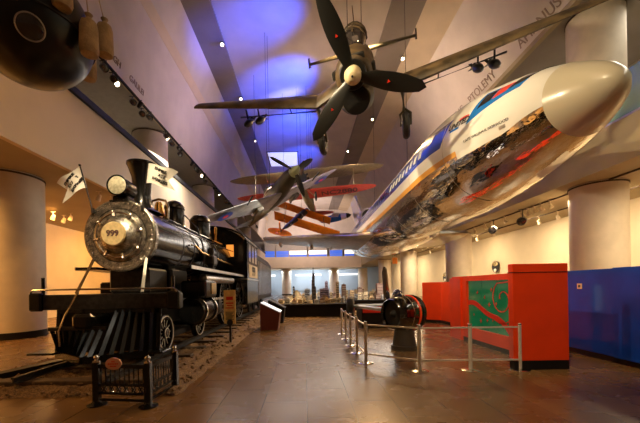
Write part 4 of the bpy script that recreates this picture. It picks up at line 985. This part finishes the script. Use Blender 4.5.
# the tall black tower with two aerials
Y = 19.0; Wt = empty('model_tower', (.52, Y, .722), 'tallest black stepped model skyscraper with twin aerials in the model city', 'model building', 'model buildings on the city table')
H_ = 1.72
m2 = MB().bb(-.125, .125, -.125, .125, 0, H_*.55).bb(-.125, .06, -.125, .125, H_*.55, H_*.78).bb(-.09, .06, -.125, .06, H_*.78, H_)
for s in (-1, 1): MB().cyl((-.018+s*.03, -.04, H_), (-.018+s*.03, -.04, H_+.36), .016, .008, n=8).build('aerial', 'flagw' if False else 'can', Wt)
for k in range(1, 19): m2.bb(-.12, .12 if k < 11 else .05, -.128, -.125, k*.085, k*.085+.010, 1)
m2.build('tower', [bcol['black'], 'win_dim'], Wt, smooth=False)
for a in ((293.6, 285.8, 2, 21, 'slab', 'black', 'thin black model tower left of the tallest skyscraper'), (326.5, 281, 3, 21.4, 'slab', 'purple', 'slim purplish model tower rising behind the wide purplish block'),
          (324.5, 288.4, 9, 20.2, 'slab', 'purple', 'wide purplish model block just right of the tallest skyscraper'), (337.5, 281.5, 3, 20.0, 'slab', 'tan', 'slender tan model tower right of the purplish block'),
          (344, 284.3, 4, 19.8, 'slab', 'brown', 'tall brown model tower right of the slender tan tower'), (307, 288.4, 5.5, 20.4, 'slab', 'grey', 'grey white model block left of the tallest skyscraper'),
          (360, 288, 4, 23, 'slab', 'brown', 'dark brown model block in the middle of the second table'), (380, 284, 6, 22.6, 'slab', 'brown', 'wide brown model tower behind the record car fin'), (352, 291, 4, 22.3, 'slab', 'tan', 'low tan model block at the left of the second table')):
    bpx(*a)
cols = ['cream', 'tan', 'grey', 'cream', 'brown']; kinds = ['slab', 'gable', 'stepped', 'slab', 'gable', 'round']
sizes = {'cream': 'cream', 'tan': 'tan', 'grey': 'grey', 'brown': 'brown'}
kn = {'slab': 'flat roofed', 'gable': 'gabled', 'stepped': 'stepped', 'round': 'round'}
seq = {}
rowname = ['front row', 'second row', 'third row', 'back row']
for row, Yr in enumerate((18.0, 18.9, 21.8, 24.2)):
    x = -.75 if row > 0 else -1.5
    i = 0
    while x < 2.2:
        w = random.uniform(.16, .30); h = random.uniform(.16, .40)+row*.07; m = cols[(i*2+row) % 5]; k = kinds[(i+row*2) % 6]
        clash = abs(Yr-19) < .4 and (.1 < x < .72) or any(abs(x+w/2-(p-305)/320*yy) < (w/2+wp/640*yy+.03) and abs(Yr-yy-.1) < .4 for p, wp, yy in ((293.6, 2, 21), (326.5, 3, 21.4), (324.5, 9, 20.2), (337.5, 3, 20), (344, 4, 19.8), (307, 5.5, 20.4)))
        if not clash:
            model_building(x+w/2, Yr, w, w*.8, h, k, m, '%s %s model building, %s from left in %s of main table' % (kn[k], m, ordn[i], rowname[row]))
            i += 1
        x += w+random.uniform(.02, .10)
for row, Yr in enumerate((22.0, 23.9, 25.6)):
    x = 2.9; i = 0
    while x < 6.4:
        w = random.uniform(.2, .36); h = random.uniform(.25, .55)+row*.1; m = cols[(i*3+row) % 5]; k = kinds[(i+row) % 6]
        clash = any(abs(x+w/2-(p-305)/320*yy) < (w/2+wp/640*yy+.03) and abs(Yr-yy-.1) < .5 for p, wp, yy in ((352, 4, 22.3), (360, 4, 23), (380, 6, 22.6)))
        if not clash:
            model_building(x+w/2, Yr, w, w*.8, h, k, m, '%s %s model building, %s from left in %s of second table' % (kn[k], m, ordn[i], ['front row', 'middle row', 'back row'][row]))
            i += 1
        x += w+random.uniform(.05, .16)

# red objects on the left gallery
for y, lab, m2 in ((14.1, 'small round red object behind the left gallery rail, nearer the camera', None), (17.6, 'small red and teal object behind the left gallery rail beside the column', 'teal')):
    t = empty('gallery_exhibit', (XL-.25, y, 8.62), lab, 'exhibit')
    t.location.z = 7.3
    MB().cyl((0, 0, 0), (0, 0, 1.3), .16, .12, n=16).build('stand', 'grey', t)
    MB().lathe([(.04, 0), (.16, .08), (.19, .22), (.15, .38), (.05, .46), (.02, .47)], (0, 0, 1.3), (0, 0, 1), 20).build('body', 'wingred', t)
    if m2: MB().lathe([(.165, 1.36), (.17, 1.4), (.18, 1.46), (.17, 1.5)], (0, 0, 0), (0, 0, 1), 20).build('band', 'teal', t)

# ------------------------------------------------------------------ spotlights
def spot_fixture(pos, d, lab, grp, house='can', lens='lampw', r=.11, ln=.3, up=.16, cat='spotlight', name='spotlight'):
    t = empty(name, pos, lab, cat, grp)
    d = V(d).normalized()
    MB().lathe([(.02, -ln*.5), (r*.55, -ln*.48), (r*.75, -ln*.3), (r*.8, 0), (r, ln*.4), (r, ln*.5), (r*.92, ln*.5), (r*.85, ln*.4)], (0, 0, 0), d, 16).build('housing', house, t)
    MB().lathe([(r*.86, ln*.42), (r*.5, ln*.45), (.01, ln*.46)], (0, 0, 0), d, 16).build('lens', lens, t)
    MB().beam((0, 0, r*.3), (0, 0, r+up), .035, .035).bb(-r, r, -.02, .02, r+up-.02, r+up).build('yoke', house, t, smooth=False)
    return t
ys = [10.6, 11.1, 11.7, 12.3, 13.0, 13.5, 14.0, 15.2, 15.7, 16.2, 16.8, 18.6, 19.1, 19.6, 20.6, 21.1, 23.2, 23.8, 24.5, 25.2, 25.8, 26.5, 29.0, 29.8, 30.6, 33, 34]
for i, y in enumerate(ys):
    l = 'glass_dark'; desc = 'unlit black'
    if i in (6, 12, 19, 24): l = 'lamp'; desc = 'brightly lit white'
    if i == 20: l = 'lampp'; desc = 'pink lit'
    if i in (8, 16): l = 'lampb'; desc = 'blue lit'
    spot_fixture((XL+.14+(i % 3)*.09, y, 10.72-(i % 2)*.14), (.6, -.35-(i % 2)*.3, -.5) if l == 'glass_dark' or l == 'lamp' else (.5, .1, .8), '%s spotlight under the left cornice, %s from the near end' % (desc, ordn[i] if i < 20 else ['twenty first', 'twenty second', 'twenty third', 'twenty fourth', 'twenty fifth', 'twenty sixth', 'twenty seventh'][i-20]), 'spotlights under the left cornice', 'can', l, .115 if l != 'glass_dark' else .15, .34, .12)
    
for i, y in enumerate((7, 9.5, 10.8)): pass
struct(MB().bb(XL+.16, XL+.30, YB, 40, 11.0, 11.03).build('trim_8', 'blackm', smooth=False))    # lighting bar under the cornice
for i, (x, y, z) in enumerate(((-5.05, 20.5, 17.3), (-5.05, 26.4, 17.3), (-5.05, 34, 17.3), (7.0, 22.0, 17.25), (6.6, 30, 17.3), (5.25, 37, 17.3))):
    spot_fixture((x, y, z), (.25 if x < 0 else -.25, -.6, -.7), 'ceiling spotlight on the %s beam, %s from the near end' % ('left' if x < 0 else 'right', ordn[i % 3]), 'spotlights on the ceiling beams', 'can', 'lamp' if i != 2 else 'lampw', .11, .34, .05)
rs = [23.7, 22.3, 21.5, 20.1, 18.5, 18.0, 17.5, 17.0, 16.4, 28.5, 31.5, 33.0, 34.5, 37, 39.5]
struct(MB().bb(12.62, 12.68, 8, 45, 5.84, 5.9).build('trim_9', 'wood', smooth=False))
for i, y in enumerate(sorted(rs)):
    spot_fixture((12.65, y, 5.58), (.35, -.12, -.8), 'cream track spotlight under the right gallery, %s from the camera on the front track' % ordn[i], 'spotlights on the front track', 'canw', 'lamp' if y > 27 else 'lampw', .11, .26, .17)
struct(MB().bb(14.9, 14.96, 8, 45, 5.84, 5.9).build('trim_10', 'wood', smooth=False))
for i, y in enumerate((16.4, 18.8, 20.3, 25.2, 27.6, 33, 38)):
    spot_fixture((14.93, y, 5.5), (.4, .0, -.8), 'cream track spotlight under the right gallery, %s from the camera on the rear track' % ordn[i], 'spotlights on the rear track', 'canw', 'lamp' if i == 2 else 'lampw', .11, .26, .25)
for i, y in enumerate((18.2, 21.0)):
    spot_fixture((12.45, y, 5.2), (-.7, -.6, -.25), 'large black theatre spotlight under the right gallery, %s' % ('nearer the camera' if i == 0 else 'farther from the camera'), 'black theatre lamps', 'can', 'glass_dark', .24, .55, .42)
for i, (x, y, z, lit) in enumerate(((-13.2, 17.6, 5.55, 1), (-12.6, 17.3, 5.6, 1), (-13.0, 16.6, 5.5, 1), (-8.7, 13.6, 5.6, 1), (-8.6, 14.4, 5.6, 1), (-10.2, 20, 5.6, 1))):
    spot_fixture((x, y, z), (-.5, .2, -.8), 'lit spotlight under the left gallery, %s' % ['left of the three by the far wall', 'middle of the three by the far wall', 'lowest of the three by the far wall', 'left of the two behind the headlight', 'right of the two behind the headlight', 'hidden behind the locomotive'][i], 'spotlights under the left gallery', 'canw', 'lamp', .11, .26, .17)

# ------------------------------------------------------------------ light
def light(kind, loc, energy, col, target=None, size=1., size_y=None, angle=60, blend=.6, name='lamp', spread=180):
    d = bpy.data.lights.new(name, kind); d.energy = energy; d.color = col
    o = bpy.data.objects.new(name, d); COL.objects.link(o); o.location = loc
    if kind == 'AREA':
        d.spread = R_(spread); d.shape = 'RECTANGLE'; d.size = size; d.size_y = size_y or size
    elif kind == 'SPOT': d.spot_size = R_(angle); d.spot_blend = blend; d.shadow_soft_size = size
    else: d.shadow_soft_size = size
    if target is not None: o.rotation_euler = (V(target)-V(loc)).to_track_quat('-Z', 'Y').to_euler()
    return o
WARM = (1, .62, .27); AMB = (1, .50, .14); WHT = (1, .78, .47); LAV = (.74, .52, .86)
# blue projectors on the cornices, aimed at the ceiling
for (lx, ly, tx, ty, e, an) in ((4.0, 16, -3.0, 19.5, 13500, 28), (3.0, 20, -1.6, 25, 20000, 34), (2.0, 26, -1.2, 32, 15000, 40), (3, 33, -.8, 40, 9000, 40)):
    light('SPOT', (lx, ly, 13.2), e, (.03, .085, 1.), (tx, ty, 17.7), .3, angle=an+8, blend=1., name='blue_projector')
light('SPOT', (5, 22, 14), 7000, (.72, .72, 1), (-1.6, 27, 17.7), .3, angle=14, blend=.9, name='cloud_projector')
# lavender and warm washes on the friezes and ceiling
light('AREA', (XR-1.2, 22, 13.2), 1000, (.86, .58, .66), (-7.3, 22, 15.8), 1, 44, name='wash_right', spread=50)
light('AREA', (XL+.9, 22, 11.6), 1300, (1., .70, .50), (8.4, 22, 16.6), 1, 44, name='wash_left', spread=46)
light('AREA', (0, 56, 11.5), 1300, (.95, .72, .66), (0, 66, 14), 10, 1, name='wash_end')
# warm spots from the right cornice over the hall, and from the left one towards the airliner
for y, e in ((6, 3600), (13, 3600), (23, 3600)):
    light('SPOT', (XL+.5, y, 10.7), e*1.5, WHT, (6.2, y+2, 7.0), .12, angle=56, blend=.7, name='airliner_spot')
light('SPOT', (-6.5, 4, 10.6), 5500, WHT, (5.4, 11, 7.2), .15, angle=34, blend=.8, name='airliner_spot')
light('SPOT', (-2.2, 1.2, 9.5), 5200, WHT, (-3.9, 6.8, 3.2), .12, angle=23, blend=.8, name='engine_spot')
light('SPOT', (-1.5, 2.5, 9.5), 500, AMB, (-4.2, 5.3, 0), .12, angle=20, blend=.8, name='ballast_spot')
light('SPOT', (9.9, 6, 12.8), 300, WARM, (-3.9, 11, 3), .15, angle=30, blend=.7, name='engine_side_spot')
light('SPOT', (-1.0, -3, 13.5), 2600, WHT, (5.6, 8.5, 7.0), .15, angle=36, blend=.7, name='nose_spot')
light('SPOT', (-3.5, 1, 12.5), 1500, AMB, (-10.5, 12, 3.5), .2, angle=44, blend=.8, name='column_spot')
light('SPOT', (7, 4, 12.8), 700, WARM, (13, 14, 4.5), .2, angle=30, blend=.8, name='column_spot')
light('SPOT', (2.0, -2, 14), 1000, WARM, (1.2, 9, 8), .15, angle=50, blend=.7, name='bomber_spot')
# under the galleries
for y in (3, 9, 16, 23, 31, 40):
    light('AREA', (-12.6, y, 5.7), 620, AMB, (-14.5, y, 0), 1.5, 3, name='left_gallery_lamp')
for y in (9, 15, 21, 28, 36, 46, 56):
    light('AREA', (13.6, y, 5.7), 700, (1, .77, .47), (14.8, y, 0), 1.5, 3, name='right_gallery_lamp')
light('AREA', (1, 68, 5.3), 1900, (.85, .92, 1), (1, 71, 0), 18, 2, name='far_gallery_lamp')
for y in (9.5, 14):
    light('SPOT', (10.8, y, 5.8), 900, WHT, (4.6, y-1, .8), .12, angle=70, blend=.8, name='exhibit_spot')
light('SPOT', (1.0, 1.5, 9.0), 1900, WHT, (4.6, 7.5, 1.1), .12, angle=34, blend=.7, name='red_wall_spot')
light('SPOT', (3, 14, 16.5), 14000, WARM, (1, 22, .7), .2, angle=44, blend=.7, name='city_spot')
light('SPOT', (6.0, 28, 16.5), 11000, (1, .60, .26), (1.2, 12, 0), .2, angle=44, blend=.7, name='floor_spot')
light('AREA', (0, 0, 16.5), 260, (1, .60, .32), (0, 6, 0), 6, 10, name='hall_fill')
light('AREA', (-11.5, 20, 11.1), 2200, (1, .88, .74), (-13, 20, 8), 2, 40, name='gallery_fill_left')
light('AREA', (15, 14, 13.1), 900, (1, .9, .72), (15, 14, 8), 2, 30, name='gallery_fill_right')

w = bpy.data.worlds.new('World'); sc.world = w; w.use_nodes = True
w.node_tree.nodes['Background'].inputs[0].default_value = (.02, .016, .014, 1); w.node_tree.nodes['Background'].inputs[1].default_value = 1.

# ------------------------------------------------------------------ camera
cd = bpy.data.cameras.new('camera'); cam = bpy.data.objects.new('camera', cd); COL.objects.link(cam)
cd.sensor_width = 36; cd.lens = 18.0; cd.shift_x = 15/640; cd.shift_y = 75.5/640; cd.clip_start = .05; cd.clip_end = 300
cam.matrix_world = M.Translation((0, 0, EYE)) @ M.Rotation(PI/2, 4, 'X') @ M.Rotation(R_(-1.0), 4, 'Z')
sc.camera = cam
sc.view_settings.view_transform = 'Standard'; sc.view_settings.look = 'None'; sc.view_settings.gamma = 1; sc.view_settings.exposure = 0.0
